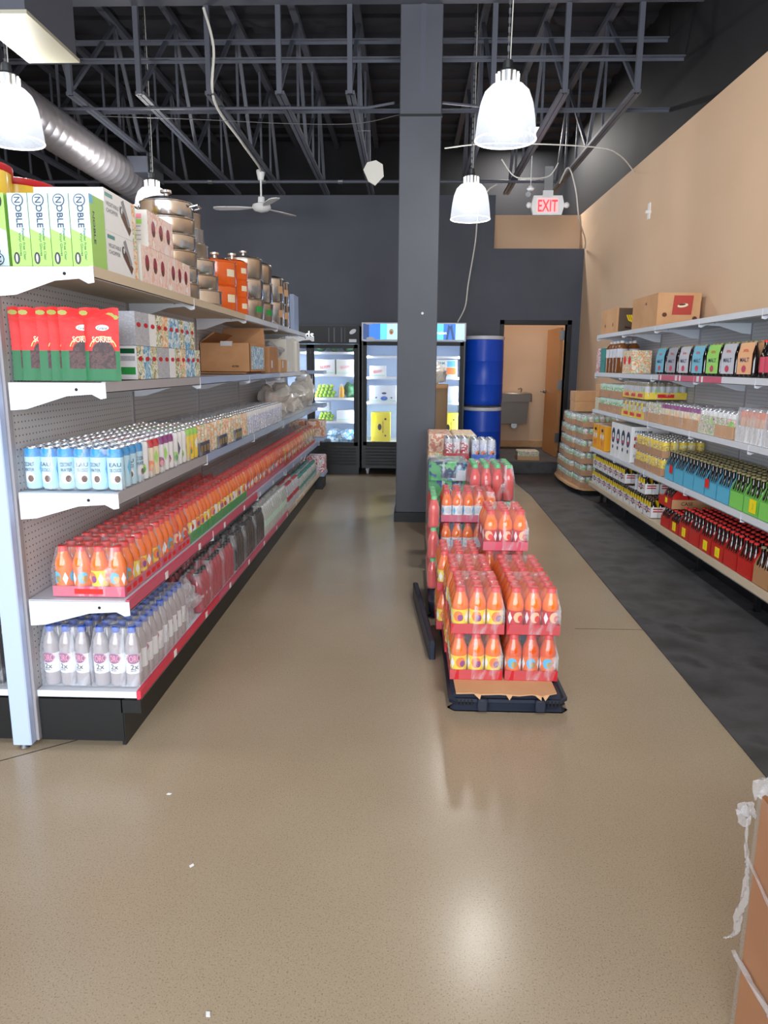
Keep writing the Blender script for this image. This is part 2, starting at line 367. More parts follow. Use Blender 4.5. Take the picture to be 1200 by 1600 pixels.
# walls
b = MB(); b.box(XW, XW+.15, -3.2, 12.4, 0, 3.66, 'wall_beige'); b.box(XW, XW+.15, -3.2, 12.4, 3.66, 5.1, 'wall_upper'); struct(b.build('wall_right'))
b = MB()
DX0, DX1, DZ = 1.385, 2.29, 2.10
b.box(-7, 1.20, YB, YB+.14, 0, 3.85, 'wall_grey'); b.box(1.20, DX0, YB, YB+.14, 0, 3.14, 'wall_grey')
b.box(DX0, DX1, YB, YB+.14, DZ, 3.14, 'wall_grey'); b.box(DX1, XW, YB, YB+.14, 0, 3.14, 'wall_grey')
struct(b.build('wall_back'))
b = MB(); b.box(-7, XW, 12.4, 12.5, 0, 3.62, 'wall_beige'); b.box(-7, XW+.15, 12.4, 12.5, 3.62, 5.1, 'wall_upper'); struct(b.build('wall_hall'))
b = MB(); b.box(1.02, 1.1, YB+.14, 12.4, 0, 3.6, 'wall_beige'); struct(b.build('wall_hall_side'))
b = MB(); b.box(1.12, XW, 11.15, 11.2, 3.14, 3.65, 'wall_beige'); b.box(1.12, XW, YB+.14, 11.2, 3.12, 3.15, 'wall_beige'); struct(b.build('wall_above_door'), 'tan wall strip above the black partition')
b = MB(); b.box(-7.1, -7, -3.2, 12.4, 0, 5.1, 'wall_beige'); struct(b.build('wall_left'))
b = MB(); b.box(-7, 3.6, -3.2, -3.1, 3.5, 5.1, 'wall_beige'); b.box(-7, 3.6, -3.2, -3.1, 0, .3, 'wall_beige'); b.box(-7, -5.2, -3.2, -3.1, .3, 3.5, 'wall_beige'); b.box(2.6, 3.6, -3.2, -3.1, .3, 3.5, 'wall_beige')
struct(b.build('wall_front'))
b = MB(); b.box(-7.1, 3.6, -3.2, 12.5, 5.0, 5.1, 'ceiling_black')
for i in range(36): b.box(-7, 2.47, -3+i*.43, -2.82+i*.43, 4.96, 5.0, 'ceiling_black')
struct(b.build('ceiling'))
# column
b = MB(); b.cbox(-.10, .27, 6.95, 7.32, 0, 4.55, 'column_grey', .006); b.cbox(-.115, .285, 6.935, 7.335, 0, .10, 'trim_black', .004)
o = b.build('column'); struct(o, 'square dark grey column between the aisle and the pallets')
b = MB(); b.box(-.105, .275, 6.945, 7.325, 3.66, 3.68, 'trim_black'); b.lathe([(.012, 0), (.012, .01)], 'white', (.13, 6.945, 1.98), 10, 'y')
struct(b.build('trim_4'), 'paint line and small white knob on the grey column')
# door frame and back-hall door
b = MB()
b.box(DX0-.06, DX0, YB-.02, YB+.15, 0, DZ+.06, 'trim_black'); b.box(DX1, DX1+.06, YB-.02, YB+.15, 0, DZ+.06, 'trim_black'); b.box(DX0-.06, DX1+.06, YB-.02, YB+.15, DZ, DZ+.06, 'trim_black')
struct(b.build('trim_5'), 'black frame around the back doorway')
d = MB(); d.box(-.0225, .0225, 0, .88, 0, 1.90, 'wood_door'); do = d.build('door_1', None, (DX1-.035, YB+.16, .17), math.radians(1.5)); struct(do, 'light wood door standing open into the back hall')
for z in (.22, 1.0, 1.72):
    h = MB(); h.box(-.03, .03, -.03, .015, 0, .14, 'alu'); h.build('door_hinge', do, (0, 0, z))
h = MB(); h.lathe([(.01, 0), (.01, .04), (.03, .05), (.03, .075), (.01, .09)], 'alu', (-.02, .80, .95), 12, 'x'); h.build('door_handle', do, (-.09, 0, 0))
b = MB(); b.box(1.1, 2.44, 12.37, 12.4, .165, .27, 'board_wood'); struct(b.build('baseboard_hall'))

# unseen ceiling light, added to brighten the hall
t = thing('hall_fill_light', 'added flat light, out of view, brightening the back hall', 'ceiling light', (1.7, 11.75, 4.91))
b = MB(); b.cbox(-.3, .3, -.15, .15, 0, .05, 'shade_rim', .01); b.build('diffuser', t)
area('hall_fill', (1.7, 11.75, 4.85), (.5, .3), 75.0, (1.0, .96, .92), (0, 0, 0))  # added lamp that lifts the hall wall, no visible source

# drinking fountain on the hall wall
t = thing('drinking_fountain', 'grey wall-hung drinking fountain seen through the back doorway', 'drinking fountain', (1.77, 12.4, .58))
b = MB(); b.prism([(-.24, .0), (.20, .0), (.23, .36), (-.24, .36)], -.34, -.002, 'fountain_grey'); b.build('cabinet', t)
b = MB(); b.cbox(-.27, .26, -.44, -.002, .36, .50, 'fountain_grey', .02); b.lathe([(.17, .0), (.16, .006), (.02, .004)], 'steel', (-.03, -.22, .5), 20); b.build('basin', t)
b = MB(); b.tube([(.12, -.12, .5), (.13, -.14, .56), (.10, -.2, .575), (.06, -.23, .56)], .012, 'steel'); b.build('spout', t)
b = MB(); b.lathe([(.05, -.02), (.05, .0)], 'alu', (0, -.33, -.03), 12, 'y'); b.build('drain_cover', t)

# ---------------------------------------------------------------- roof joists
JX = [-.54-.625*i for i in range(9)] + [.09+.625*i for i in range(4)]
names = []
JX = sorted(JX)
for k, x in enumerate(JX):
    if abs(x-.09) < .01: x = .10
    t = thing('roof_joist', 'black open-web steel joist, %s from the tan wall, under the roof deck' % ORD[len(JX)-1-k], 'roof joist', (x, 6.97, 3.85), 0, 'black roof joists')
    b = MB(); b.box(-.04, -.004, 0, 3.84, 0, .03, 'steel_black'); b.box(-.012, -.004, 0, 3.84, .03, .055, 'steel_black'); b.box(.004, .04, 0, 3.84, 0, .03, 'steel_black'); b.box(.004, .012, 0, 3.84, .03, .055, 'steel_black')
    b.build('bottom_chord', t)
    b = MB(); b.box(-.035, .035, -.1, 5.4, 1.03, 1.09, 'steel_black'); b.build('top_chord', t)
    b = MB(); b.box(-.022, .022, -.022, .022, .0, 1.03, 'steel_black'); b.build('end_post', t)
    Bn = [0.0, 1.78, 3.55]; Tn = [1.15, 2.95]
    for p, q in ((Bn[0], Tn[0]), (Tn[0], Bn[1]), (Bn[1], Tn[1]), (Tn[1], Bn[2])):
        if q > p and p in Bn: a0, a1 = (0, p, .03), (0, q, 1.03)
        else: a0, a1 = (0, p, 1.03), (0, q, .03)
        b = MB(); b.bar(a0, a1, .036, .03, 'steel_black'); b.build('web_bar', t)
    for y in (1.15, 2.35, 2.95):
        b = MB(); b.bar((0, y, .03), (0, y, 1.03), .024, .02, 'steel_black'); b.build('web_bar', t)
b = MB(); b.box(-7, XW, 6.84, 6.96, 4.55, 4.56, 'steel_black'); b.box(-7, XW, 6.89, 6.91, 4.56, 4.86, 'steel_black'); b.box(-7, XW, 6.84, 6.96, 4.86, 4.87, 'steel_black')
b.build('roof_girder'); tag(bpy.data.objects['roof_girder'], 'black steel girder crossing above the grey column', 'girder')
for nm, y, z, r, lab in (('brace_bar', 7.30, 4.26, .024, 'lower of two dark bars crossing the joists just past the girder'), ('brace_bar', 7.80, 4.61, .024, 'upper of two dark bars crossing the joists just past the girder'),
                       ('brace_bar', 7.62, 3.93, .014, 'flat dark bridging bar crossing over the joist bottoms')):
    b = MB(); b.box(-7, XW-.003, y-r, y+r, z-.004, z+.004, 'steel_black'); b.box(-7, XW-.003, y+r-.004, y+r, z-.03, z, 'steel_black'); tag(b.build(nm), lab, 'brace bar')
b = MB(); b.tube([(-5.5, 7.27, 3.835), (-.4, 7.27, 3.835), (-.15, 7.15, 3.835)], .012, 'steel_black'); b.tube([(.28, 7.15, 3.835), (.7, 7.27, 3.835)], .012, 'steel_black')
tag(b.build('conduit_pipe'), 'grey conduit running under the joists past the column', 'pipe')
b = MB(); b.tube([(-6.5, 10.0, 3.835), (XW-.6, 10.0, 3.835)], .02, 'steel_black', 8)
for x in (-5.1, -3.9, -2.6, -1.9, -.9): b.lathe([(.028, -.03), (.028, .03)], 'alu', (x, 10.0, 3.835), 8, 'x')
tag(b.build('sprinkler_pipe'), 'dark sprinkler pipe crossing the joists near the back wall', 'pipe')
# spiral duct
t = thing('spiral_duct', 'round grey spiral air duct running under the roof toward the back wall', 'air duct', (-3.3, 1.5, 3.62))
mat('duct', 'a5a1a6', .42, metal=.7)
b = MB(); R_ = .187; prof = []
y = 0.0
while y < 7.75:
    prof += [(R_, y), (R_, y+.118), (R_+.004, y+.124), (R_+.004, y+.128)]; y += .13
prof.append((R_, y))
b = MB(); b.lathe([(p[0], -p[1]) for p in reversed(prof)], 'duct', (0, 0, 0), 32, 'y'); b.build('duct_tube', t)
b = MB(); b.box(.12, .36, 7.15, 7.62, .0, .17, 'steel_black'); b.box(.355, .362, 7.12, 7.65, -.02, .19, 'alu')
b.build('duct_grille', t)
# box duct
t = thing('box_duct', 'square duct drop with a pale flat underside hanging above the shelves', 'air duct', (-2.275, 4.7, 3.39))
b = MB(); b.box(-.15, .15, -.33, .30, 0, 1.5, 'steel_black'); b.build('duct_shaft', t)
mat('diffuser', 'b9b7a6', .5, metal=.2)
b = MB(); b.box(-.165, .165, -.345, .315, -.012, .008, 'diffuser'); b.build('diffuser_plate', t)

# ---------------------------------------------------------------- pendant lamps
def lamp_meshes():
    sh = MB()
    prof = [(.06, .335), (.105, .322), (.143, .285), (.168, .22), (.183, .14), (.192, .06), (.198, .0)]
    seg = 48; bb = len(sh.v)
    for i, p in enumerate(prof):
        for j in range(seg):
            a = 2*PI*j/seg; rr = p[0]*(1+(.012 if j % 2 else 0)); sh.v.append((rr*math.cos(a), rr*math.sin(a), p[1]))
    for i in range(len(prof)-1):
        for j in range(seg):
            k = (j+1) % seg; sh.face((bb+i*seg+j, bb+i*seg+k, bb+(i+1)*seg+k, bb+(i+1)*seg+j), 'shade', True)
    rim = MB(); rim.tube([(.198*math.cos(2*PI*i/40), .198*math.sin(2*PI*i/40), 0) for i in range(41)], .005, 'shade_rim', 6)
    fit = MB(); fit.lathe([(.063, .325), (.070, .40), (.05, .415), (.035, .42), (.03, .47), (.012, .48), (.012, .50)], 'alu', seg=20)
    for j in range(12):
        a = 2*PI*j/12; fit.bar((.069*math.cos(a), .069*math.sin(a), .33), (.070*math.cos(a), .070*math.sin(a), .395), .014, .012, 'shade_rim')
    bulb = MB(); bulb.sph((0, 0, .16), .05, 'lamp_glow', 14, 8, (1, 1, 1.6))
    return sh.mesh('shade'), rim.mesh('shade_rim'), fit.mesh('fitting'), bulb.mesh('bulb')
m_ = mat('shade', '33373d', .25); N, L, bs = nt(m_); bs.inputs['Emission Color'].default_value = (.9, .93, 1, 1); bs.inputs['Emission Strength'].default_value = .75
tr = N.new('ShaderNodeBsdfTransparent'); mx = N.new('ShaderNodeMixShader'); mx.inputs[0].default_value = .55
L.new(tr.outputs[0], mx.inputs[1]); L.new(bs.outputs[0], mx.inputs[2]); L.new(mx.outputs[0], N['Material Output'].inputs[0])
LM = lamp_meshes()
for x, y, lab in ((.62, 5.15, 'lit bell pendant lamp on a chain nearer of the two beside the column'), (.61, 7.75, 'small lit bell pendant lamp hanging farther back beside the column'),
             (-2.66, 5.15, 'lit bell pendant lamp under the square duct above the shelf boxes'), (-2.66, 7.9, 'lit bell pendant lamp below the end of the round duct, above the steel pots'),
             (.62, 2.72, 'lit bell pendant lamp over the near end of the aisle'), (-2.66, 2.55, 'lit bell pendant lamp over the shelving end frame')):
    t = thing('pendant_lamp', lab, 'pendant lamp', (x, y, 2.955), 0, 'bell pendant lamps')
    place(LM[0], 'lamp_shade', t); place(LM[1], 'shade_rim', t); place(LM[2], 'fitting', t); place(LM[3], 'bulb', t)
    ch = MB(); z = .50; i = 0
    top = 2.02
    while z < top:
        if i % 2: ch.box(-.007, .007, -.002, .002, z, z+.032, 'alu')
        else: ch.box(-.002, .002, -.007, .007, z, z+.032, 'alu')
        z += .027; i += 1
    ch.tube([(.014, 0, .48), (.018, 0, .8), (.015, 0, top)], .004, 'cable_white', 5)
    ch.build('chain', t)
    l = bpy.data.lights.new('lamp_light', 'POINT'); l.energy = LAMP_W; l.color = (1.0, .975, .93); l.shadow_soft_size = .09
    lo = bpy.data.objects.new('lamp_light', l); COL.objects.link(lo); lo.parent = t; lo.location = (0, 0, .19)

# ---------------------------------------------------------------- ceiling fan, sign, sensor, cables
t = thing('ceiling_fan', 'white three-blade ceiling fan hanging before the dark back wall', 'ceiling fan', (-1.86, 9.6, 3.43))
b = MB(); b.lathe([(.02, -.05), (.09, -.03), (.12, 0), (.11, .04), (.045, .06), (.04, .13), (.012, .14)], 'fan_white', seg=24); b.build('motor', t)
b = MB(); b.lathe([(.012, .13), (.012, .36), (.035, .33), (.055, .43), (.05, .445)], 'fan_white', seg=14); b.build('rod', t)
for k, a in enumerate((PI*.985, PI*.985+2*PI/3, PI*.985+4*PI/3)):
    b = MB(); pts = [(.10, -.015), (.17, -.03), (.3, -.065), (.55, -.07), (.60, -.05), (.62, 0), (.60, .05), (.55, .06), (.3, .05), (.17, .03), (.10, .015)]
    b.prism(pts, -.004, .004, 'fan_white', 'xy'); o = b.build('blade', t, (0, 0, .005), a); o.rotation_euler = (math.radians(7), 0, a)
t = thing('exit_sign', 'lit red EXIT sign with two round lamp heads below the joists', 'exit sign', (1.66, 9.35, 3.30))
b = MB(); b.prism([(-.17, 0), (.17, 0), (.20, .11), (.17, .22), (-.17, .22), (-.20, .11)], -.03, .03, 'white'); b.box(-.06, .06, -.02, .02, .22, .28, 'white'); b.box(-.05, .05, -.015, .015, .28, .55, 'grey')
b.build('housing', t)
b = MB(); b.quad([(-.12, -.031, .03), (.12, -.031, .03), (.12, -.031, .19), (-.12, -.031, .19)], 'sign_pink')
b.text('EXIT', .19, 'sign_red', (0, -.031, .105), (1, 0, 0), (0, 0, 1), .235, .001); b.build('sign_face', t)
for sx in (-1, 1):
    b = MB(); b.sph((sx*.225, -.03, .11), .035, 'white', 12, 8); b.build('lamp_head', t)
b = MB(); b.prism([(-.06, .11), (.03, .13), (.10, .09), (.11, -.02), (.02, -.11), (-.05, -.07), (-.10, .04)], -.012, .012, 'offwhite'); b.tube([(-.03, 0, .10), (-.03, 0, .42)], .002, 'alu', 5); b.bar((-.16, 0, .412), (-.03, 0, .412), .006, .006, 'alu')
o = b.build('hanging_card', None, (-.383, 8.0, 3.44)); tag(o, 'white faceted card hanging from a joist by the column', 'hanging card')
b = MB(); b.lathe([(.03, 0), (.045, .02), (.02, .05)], 'white', (0, 0, 0), 14); b.lathe([(.03, 0), (.03, .02)], 'grey', (-.03, -.03, -.05), 12, 'y'); b.tube([(0, 0, .04), (0, 0, .37)], .004, 'white', 6)
o = b.build('security_camera', None, (1.38, 8.9, 3.48)); tag(o, 'small white ceiling camera hanging beside the exit sign', 'camera')
def cable(pts, r, m, label, name='cable'):
    P = []; V = [Vector(p) for p in pts]
    for i in range(len(V)-1):
        p0, p1, p2, p3 = V[max(i-1, 0)], V[i], V[i+1], V[min(i+2, len(V)-1)]
        for k in range(6):
            t = k/6; P.append(.5*((2*p1)+(-p0+p2)*t+(2*p0-5*p1+4*p2-p3)*t*t+(-p0+3*p1-3*p2+p3)*t**3))
    P.append(V[-1]); b = MB(); b.tube(P, r, m, 6); tag(b.build(name), label, 'cable')
cable([(-1.79, 6.88, 4.50), (-1.72, 6.9, 4.2), (-1.77, 7.05, 3.83), (-1.80, 8.2, 3.825), (-1.81, 9.2, 3.825), (-1.86, 9.6, 3.86)], .012, 'cable_white', 'white cable following a joist to the ceiling fan')
cable([(1.12, 10.0, 3.80), (1.0, 10.0, 3.72), (.90, 10.1, 3.5), (.87, 10.1, 3.1), (.80, 10.15, 2.6), (.77, 10.2, 2.3), (.68, 10.3, 2.10)], .009, 'cable_white', 'white cord dropping from a joist to the blue-headed cooler')
cable([(1.84, 9.6, 3.72), (1.90, 9.4, 3.85), (2.0, 9.4, 3.6), (2.08, 9.5, 3.3), (2.33, 10.2, 3.17), (2.45, 10.7, 3.13)], .009, 'cable_white', 'white cord looping down beside the exit sign to the tan wall')
cable([(.35, 8.05, 3.70), (.9, 8.1, 3.76), (1.9, 8.2, 3.75), (2.2, 8.3, 3.70), (2.46, 8.6, 3.60)], .007, 'cable_white', 'thin grey wire strung across the joists to the tan wall')
cable([(-2.9, 7.2, 3.75), (-2.0, 7.2, 3.72), (-1.1, 7.2, 3.68), (-.5, 7.2, 3.68), (-.11, 7.1, 3.72)], .0035, 'alu', 'thin grey wire sagging under the joists to the column')
cable([(1.05, 9.0, 3.84), (1.2, 9.0, 3.66), (1.38, 8.93, 3.62), (1.6, 9.0, 3.66), (1.7, 9.0, 3.80)], .007, 'cable_white', 'short white wire drooping through the small ceiling camera')
b = MB(); b.box(-.012, 0, -.03, .03, 0, .16, 'white'); b.box(-.05, 0, -.05, -.02, .05, .08, 'white'); o = b.build('wall_bracket', None, (XW, 8.0, 3.0)); tag(o, 'small white bracket fixed high on the tan wall', 'bracket')

# ================================================================ shelving
def shelf_run(label, xb, side, y0, nb, bay, decks, kick_x, zt, end_bracket=True, deck_m=None, cols=None, skip=None, ends=None, rail=None, peg0=.2):
    """xb: back panel x; side: +1 shelves reach toward +x; decks: list of (lip x, lip bottom, lip top)"""
    t = thing('gondola_shelving', label, 'shelving', (xb, y0, 0)); L_ = nb*bay
    for k in range(nb+1):
        b = MB(); b.cbox(-.03 if side > 0 else -.013, .013 if side > 0 else .03, -.014, .014, .02, zt, 'shelf_grey', .002)
        b.build('upright', t, (0, k*bay, 0))
    for k in range(nb):
        b = MB(); b.box(-.006, .006, 0.014, bay-.014, peg0, zt-.03, 'pegboard'); b.build('back_panel', t, (0, k*bay, 0))
    for li, (xl, zb, zt2) in enumerate(decks):
        ln = (nb if not ends else ends[li])*bay; n = math.ceil(ln/bay-.01)
        for k in range(n):
            bl = min(bay, ln-k*bay)
            b = MB(); w = xl-xb; m = cols[li][min(k, len(cols[li])-1)]
            x0, x1 = (0.0, w) if side > 0 else (w, 0.0)
            dm = deck_m[li]
            b.box(x0+(.014 if side > 0 else .017), x1-(.017 if side > 0 else .014), .003, bl-.003, zt2-.03, zt2-.003, dm)
            b.box(min(w, w-side*.016), max(w, w-side*.016), .003, bl-.003, zb, zt2, m)
            b.box(min(w, w-side*.004), max(w, w-side*.004), .003, bl-.003, zb-.001, zb+.004, 'shelf_white')
            s = b.build('shelf', t, (0, k*bay, 0))
        if li > 0:
            for k in list(range(1, n))+[0, n]:
                b = MB(); w = abs(xl-xb); f = side
                pts = [(f*.02, zt2-.005), (f*.02, zt2-.105), (f*.08, zt2-.10), (f*w*.62, zt2-.052), (f*(w-.05), zt2-.045), (f*(w-.018), zt2-.062), (f*(w+.003), zt2-.058), (f*(w+.002), zt2-.004)]
                if side < 0: pts = pts[::-1]
                yy = k*bay+(-.006 if k == 0 else .004 if k == n else 0)
                b.prism(pts, yy-.002, yy+.002, 'shelf_white', 'xz'); b.lathe([(.006, 0), (.006, .0008)], 'blackmatte', (f*w*.72, yy-.0028, zt2-.028), 8, 'y')
                b.build('bracket', t)
    return t
LT = shelf_run('long grey pegboard shelving run with five shelves and pink price strips', -1.47, 1, 2.63, 5, 1.22,
    [(-1.04, .195, .231), (-1.06, .563, .607), (-1.075, .979, 1.028), (-1.095, 1.395, 1.436), (-1.11, 1.797, 1.839)], -1.11, 1.88,
    deck_m=['shelf_white', 'shelf_white', 'shelf_white', 'shelf_grey', 'shelf_beige'],
    cols=[['strip_red', 'strip_pink', 'strip_pink', 'shelf_beige', 'shelf_beige'], ['strip_pink', 'strip_pink', 'shelf_silver', 'shelf_silver', 'shelf_silver'], ['shelf_grey', 'shelf_silver', 'shelf_silver'], ['shelf_grey', 'shelf_silver', 'shelf_silver', 'shelf_white', 'shelf_white'], ['shelf_beige', 'shelf_beige', 'shelf_white']], ends=[5, 5, 5, 4, 4.45])
b = MB(); b.cbox(-.072, .003, -.02, .02, .02, 1.88, 'upright', .004); b.build('end_upright', LT, (0, -.035, 0))
b = MB(); b.lathe([(.012, 0), (.02, .003), (.008, .02)], 'alu', (-.035, -.035, 0), 10); b.build('levelling_foot', LT)
b = MB(); b.box(.02, .355, -.003, .003, .018, .195, 'kick'); b.box(.35, .43, -.003, .003, .14, .195, 'kick'); b.box(.345, .36, 0, 6.1, .0, .195, 'kick'); b.build('base_kick', LT)
for li, (x, z, col) in enumerate(((-1.04, .195, 'white'), (-1.06, .563, 'white'))):
    for k in range(9):
        b = MB(); b.box(0, .0012, 0, .035, .002, .034, col); b.build('price_tag', LT, (x+1.47+.0004, .42+k*.52, z))
# other face of the run
LO = shelf_run('back side of the pegboard shelving run, dark bottles on its lower shelf', -1.55, -1, 2.63, 2, 1.22, [(-1.98, .195, .231), (-1.97, .60, .64), (-1.95, 1.797, 1.839)], -1.9, 1.86,
    deck_m=['shelf_white', 'shelf_white', 'shelf_beige'], cols=[['shelf_white'], ['shelf_white'], ['shelf_beige']])
b = MB(); b.box(-.355, -.02, -.003, .003, .018, .195, 'kick'); b.box(-.36, -.345, 0, 2.44, 0, .195, 'kick'); b.build('base_kick', LO)
# right-hand run
RT = shelf_run('long grey wall shelving run filled with cans and bottles along the tan wall', 2.435, -1, 2.54, 6, .93,
    [(2.05, .20, .252), (2.05, .59, .635), (2.05, 1.01, 1.052), (2.05, 1.40, 1.445), (2.05, 1.80, 1.842)], 2.1, 1.88,
    deck_m=['shelf_beige', 'shelf_white', 'shelf_white', 'shelf_white', 'shelf_white'], cols=[['shelf_beige'], ['shelf_white'], ['shelf_white'], ['shelf_white'], ['shelf_white']], peg0=.25)
for k in range(7):
    b = MB(); b.box(-.24, -.21, -.02, .02, 0, .2, 'kick'); b.lathe([(.014, 0), (.022, .004), (.01, .014)], 'alu', (-.26, 0, 0), 8); b.build('base_leg', RT, (0, k*.93, 0))
b = MB(); b.box(-.17, -.15, 0, 5.58, 0, .2, 'kick'); b.build('base_kick', RT)
for k in range(3):
    b = MB(); b.box(-.0012, 0, 0, .37, .003, .044, 'strip_pink'); b.box(-.0016, 0, .30, .33, .003, .044, 'white'); b.build('price_strip', RT, (-.385-.0006, 2.33+k*.42, 1.40))

# ================================================================ packaging helpers
UNIT = {}
def unit(key, fn):
    if key not in UNIT: UNIT[key] = fn().mesh(key)
    return UNIT[key]
def sect(a, b_, f=.5, shift=0):
    return lambda j, n: a if ((j/n+shift) % 1.0) < f else b_
def juice(liq, capm, lab, seg=16, words=None, h=.195, r=.0345):
    k = h/.195
    b = MB()
    b.lathe([(r*.8, 0), (r, .008*k, liq), (r, .02*k, lab[0] if lab else liq), (r, .100*k, liq), (r*1.03, .108*k), (r*1.02, .122*k), (r*.90, .141*k), (r*.66, .160*k), (r*.55, .173*k)], liq, seg=seg)
    if lab:
        n = 3
        for i in range(n):
            a = 2*PI*i/n
            b.cdisc(lab[1], r, a, .072*k, r*.60, .023*k, n=12)
            b.cdisc(lab[2], r, a+.25, .066*k, r*.35, .014*k, .0008, 10)
            b.cdisc(lab[3], r, a+1.05, .068*k, r*.30, .026*k, .0006, 4)
    if words: b.ctext(words, .014, 'white', r, -PI/2, .07*k)
    return b
def capm(m, h, r=.0195, z=.173):
    b = MB(); k = h/.195; b.lathe([(r, z*k), (r, (z+.004)*k), (r*.97, (z+.005)*k), (r*.97, h-.002), (r*.9, h)], m, seg=16); return b
def bottle1(liq, capc, lab, seg=12, h=.195, r=.0345, cr=.019):
    """bottle and cap in one mesh for the small far ones"""
    b = juice(liq, capc, lab, seg, None, h, r); k = h/.195
    b.lathe([(cr, h-.024), (cr, h-.002), (cr*.9, h)], capc, seg=seg); return b
def can(body, top, acc, r=.0315, h=.16, seg=16, words=None, wm='navy', words2=None):
    b = MB()
    b.lathe([(r*.78, .0, 'can_metal'), (r*.86, .004, body), (r, .012, body), (r, h*.78, top), (r, h-.014, top), (r*.86, h-.003, 'can_metal'), (r*.86, h, 'can_metal'), (r*.80, h, 'can_metal'), (r*.79, h-.005, 'can_metal'), (.0001, h-.005)], 'can_metal', seg=seg)
    if acc:
        for i in range(2):
            a = PI*i-.9
            b.cdisc(acc[0], r, a, h*.30, r*.7, h*.14, n=12); b.cdisc(acc[1], r, a+.2, h*.27, r*.35, h*.08, .0008, 10); b.cdisc(acc[2], r, a+1.6, h*.5, r*.35, h*.2, .0004, 4)
    if words:
        for i in range(2): b.ctext(words, .021, wm, r, PI*i-.9, h*.61, .044)
        if words2:
            for i in range(2): b.ctext(words2, .018, wm, r, PI*i-.9, h*.48, .042)
    return b
_wr = {}
def wrapmesh(nx, ny, p, h, sh, m='wrap', seed=0):
    key = (nx, ny, round(p, 4), round(h, 4), m, seed)
    if key in _wr: return _wr[key]
    b = MB(); W_, D_ = nx*p, ny*p; r_ = random.Random(seed+nx*7+ny)
    def per(ins, z, n=4, wob=0):
        o = []; x0, x1, y0, y1 = ins, W_-ins, ins, D_-ins
        for i in range(nx*n): o.append((x0+(x1-x0)*i/(nx*n), y0))
        for i in range(ny*n): o.append((x1, y0+(y1-y0)*i/(ny*n)))
        for i in range(nx*n): o.append((x1-(x1-x0)*i/(nx*n), y1))
        for i in range(ny*n): o.append((x0, y1-(y1-y0)*i/(ny*n)))
        return [(x+r_.uniform(-wob, wob), y+r_.uniform(-wob, wob), z) for x, y in o]
    rings = [per(-.001, .002), per(-.0015, h*.3, wob=.0008), per(-.001, h*sh*.92, wob=.001), per(p*.10, h*(sh+.12), wob=.0015), per(p*.24, h-.004)]
    base = len(b.v)
    for q in rings: b.v += q
    n = len(rings[0])
    for i in range(len(rings)-1):
        for j in range(n):
            k = (j+1) % n; b.face((base+i*n+j, base+i*n+k, base+(i+1)*n+k, base+(i+1)*n+j), m, True)
    # top sheet
    ins = p*.24; g = len(b.v); ax, ay = nx*4, ny*4
    for j in range(ay+1):
        for i in range(ax+1):
            x = ins+(W_-2*ins)*i/ax; y = ins+(D_-2*ins)*j/ay
            cx = (x/p) % 1-.5; cy = (y/p) % 1-.5; d = math.hypot(cx, cy)
            z = h+.002-(.016*max(0, d-.28)/.4) if 0 < i < ax and 0 < j < ay else h-.004
            b.v.append((x, y, z+r_.uniform(-.001, .001)))
    for j in range(ay):
        for i in range(ax):
            a = g+j*(ax+1)+i; b.face((a, a+1, a+ax+2, a+ax+1), m, True)
    _wr[key] = b.mesh('wrap'); return _wr[key]
def traymesh(w, d, h, m, key, face=None):
    def f():
        b = MB(); t = .003; mm = {'*': m}
        b.box(0, w, 0, d, 0, t, m); b.box(0, w, -.001, t, 0, h, m); b.box(0, w, d-t, d+.001, 0, h, m); b.box(-.001, t, 0, d, 0, h, m); b.box(w-t, w+.001, 0, d, 0, h, m)
        if face:
            for i in range(3):
                b.quad([(w+.0016, d*(.1+.3*i), h*.25), (w+.0016, d*(.1+.3*i)+d*.2, h*.25), (w+.0016, d*(.1+.3*i)+d*.2, h*.75), (w+.0016, d*(.1+.3*i), h*.75)], face)
                b.quad([(-.0016, d*(.3+.3*i), h*.25), (-.0016, d*(.1+.3*i), h*.25), (-.0016, d*(.1+.3*i), h*.75), (-.0016, d*(.3+.3*i), h*.75)], face)
            b.quad([(w*.3, -.0016, h*.25), (w*.7, -.0016, h*.25), (w*.7, -.0016, h*.75), (w*.3, -.0016, h*.75)], face)
        return b
    return unit('tray%s%.3f%.3f%.3f%s' % (key, w, d, h, face), f)
def pack(name, label, cat, group, loc, nx, ny, p, u, h, tray=None, wrap='wrap', cap=None, sh=.6, only=None, uname='bottle', ang=None, seed=0, rz=0, tface=None, off=0):
    """a wrapped or trayed pack; loc is its near corner with smallest x and y"""
    t = thing(name, label, cat, loc, rz, group); lift = 0
    if tray:
        place(traymesh(nx*p, ny*p, tray[1], tray[0], tray[0], tface), 'tray', t); lift = .003
    for j in range(ny):
        for i in range(nx):
            if only == 'shell' and 0 < i < nx-1 and j > 0: continue
            if only == 'right' and i < nx-2: continue
            if only == 'left' and i > 1 and j > 0: continue
            um = u[(i+j+off) % len(u)] if isinstance(u, (list, tuple)) else u
            a = random.uniform(0, 6.28) if ang is None else ang+random.uniform(-.35, .35)
            o = place(um, uname, t, ((i+.5)*p, (j+.5)*p, lift), a)
            if cap: place(cap, 'cap', o)
    if wrap: place(wrapmesh(nx, ny, p, h+lift, sh, wrap, seed % 3), 'plastic_wrap', t)
    return t

